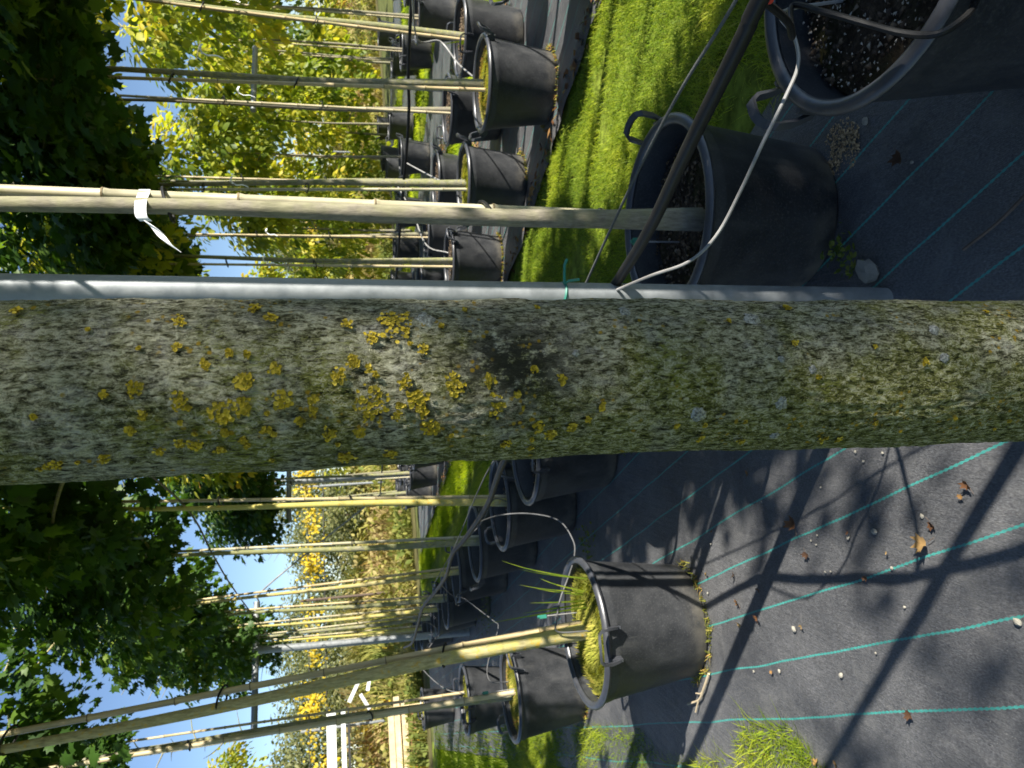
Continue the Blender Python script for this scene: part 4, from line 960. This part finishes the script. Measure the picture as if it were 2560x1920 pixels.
for i in range(14):
    tt = -16+2.7*i+random.uniform(-.5, .5); s = random.uniform(1.6, 3.2); q = B0+tt*BD+s*BN
    yel = i in (4, 8, 9, 11, 13)
    t = empty('shrub', (q[0], q[1], .7)); tag(t, '%s shrub on the bank behind the creeper, counted from the left, %s leaved' % (BW[i], 'yellow green' if yel else 'olive'), 'shrub', 'shrubs on the bank')
    link('foliage', CROWN['bush_y' if yel else 'bush'][i % 2], t, (0, 0, 0), i, (random.uniform(1.1, 1.6), random.uniform(1.1, 1.6), random.uniform(.85, 1.15)))
    MB().tube([(0, 0, -.3), (.1, 0, .5), (.05, .1, 1.0)], [.04, .03, .015], 7).build('stem', MAT['stick'], t)
FT = [(-22, 7, .9), (-18.5, 10, .95), (-15.5, 7, .72), (-12.8, 11, .92), (-10.5, 7, .70), (-8.2, 11.5, .90), (-6, 7.5, .74), (-3.8, 12, .88), (-1.6, 7.5, .70), (.8, 12, .86), (3.2, 8, .68), (6, 12, .84), (9.5, 8, .72), (13, 12, .9), (17, 8, .85), (22, 12, 1.05), (28, 8, 1.1)]
FW = ['first', 'second', 'third', 'fourth', 'fifth', 'sixth', 'seventh', 'eighth', 'ninth', 'tenth', 'eleventh', 'twelfth', 'thirteenth', 'fourteenth', 'fifteenth', 'sixteenth', 'last']
for i, (tt, s, sc) in enumerate(FT):
    q = B0+tt*BD+s*BN
    t = empty('birch_tree', (q[0], q[1], .8)); tag(t, 'hazy olive tree beyond the bank, %s from the left' % FW[i], 'tree', 'olive trees beyond the bank')
    link('crown', CROWN['far'][i % 3], t, (0, 0, -.3), i*1.1, (sc*1.0, sc*1.0, sc*.88))
    link('trunk', trunk_mesh(200+i, 5.4*sc, .11*sc, (0, 0), MAT['young_g'], 1.5), t)

# ------------------------------------------------------------------ white rail and timber stack far left
bx, by = row(.64, 18.6); t = empty('white_barrier', (bx, by, 0)); tag(t, 'white painted rail on dark posts at the far left under the yellow creeper', 'barrier')
d = Vector((-NV[0], -NV[1], 0)); ra = math.atan2(d.y, d.x)
MB().box(d*2.6+Vector((0, 0, 2.03)), (5.2, .10, .21), ra).build('top_rail', MAT['whitepaint'], t, False)
MB().box(d*2.6+Vector((0, 0, 1.76)), (5.2, .08, .10), ra).build('lower_rail', MAT['whitepaint'], t, False)
for k in range(4): MB().box(d*(.3+1.5*k)+Vector((.05, .10, .95)), (.07, .07, 2.1), ra).build('post', MAT['wire'], t, False)
MB().box(d*2.6+Vector((.02, .04, 1.64)), (5.2, .05, .05), ra).build('bar', MAT['wire'], t, False)
for i, (p, a, z, L, an, ti) in enumerate([(1.0, 18.6, 1.5, .5, .2, .5), (.75, 18.6, 1.25, .4, .1, -.5), (1.15, 18.6, 1.15, .35, .4, .2)]):
    x, y = row(p, a)
    tag(MB().box((x, y, z), (L, .06, .08), an, ti).build('white_plank', MAT['whitepaint'], None, False), '%s white plank leaning in the weeds below the white rail' % ['upper', 'middle', 'lower'][i], 'plank')
bx, by = row(.1, 18.1); t = empty('timber_stack', (bx, by, 0), ra); tag(t, 'stack of pale and red brown boards lying at the far left behind the last pot', 'timber stack')
for k, (z, m, L, o) in enumerate([(.02, 'steel', 4.2, .3), (.15, 'redwood', 4.4, .1), (.32, 'wood', 4.6, .2), (.48, 'wood', 4.4, -.05), (.62, 'wood', 4.2, .1)]):
    MB().box((1.6+o, -.05*k, z+.07), (L, .5-.05*k, .125), .02*(k % 2)).build('board', MAT[m], t, False)
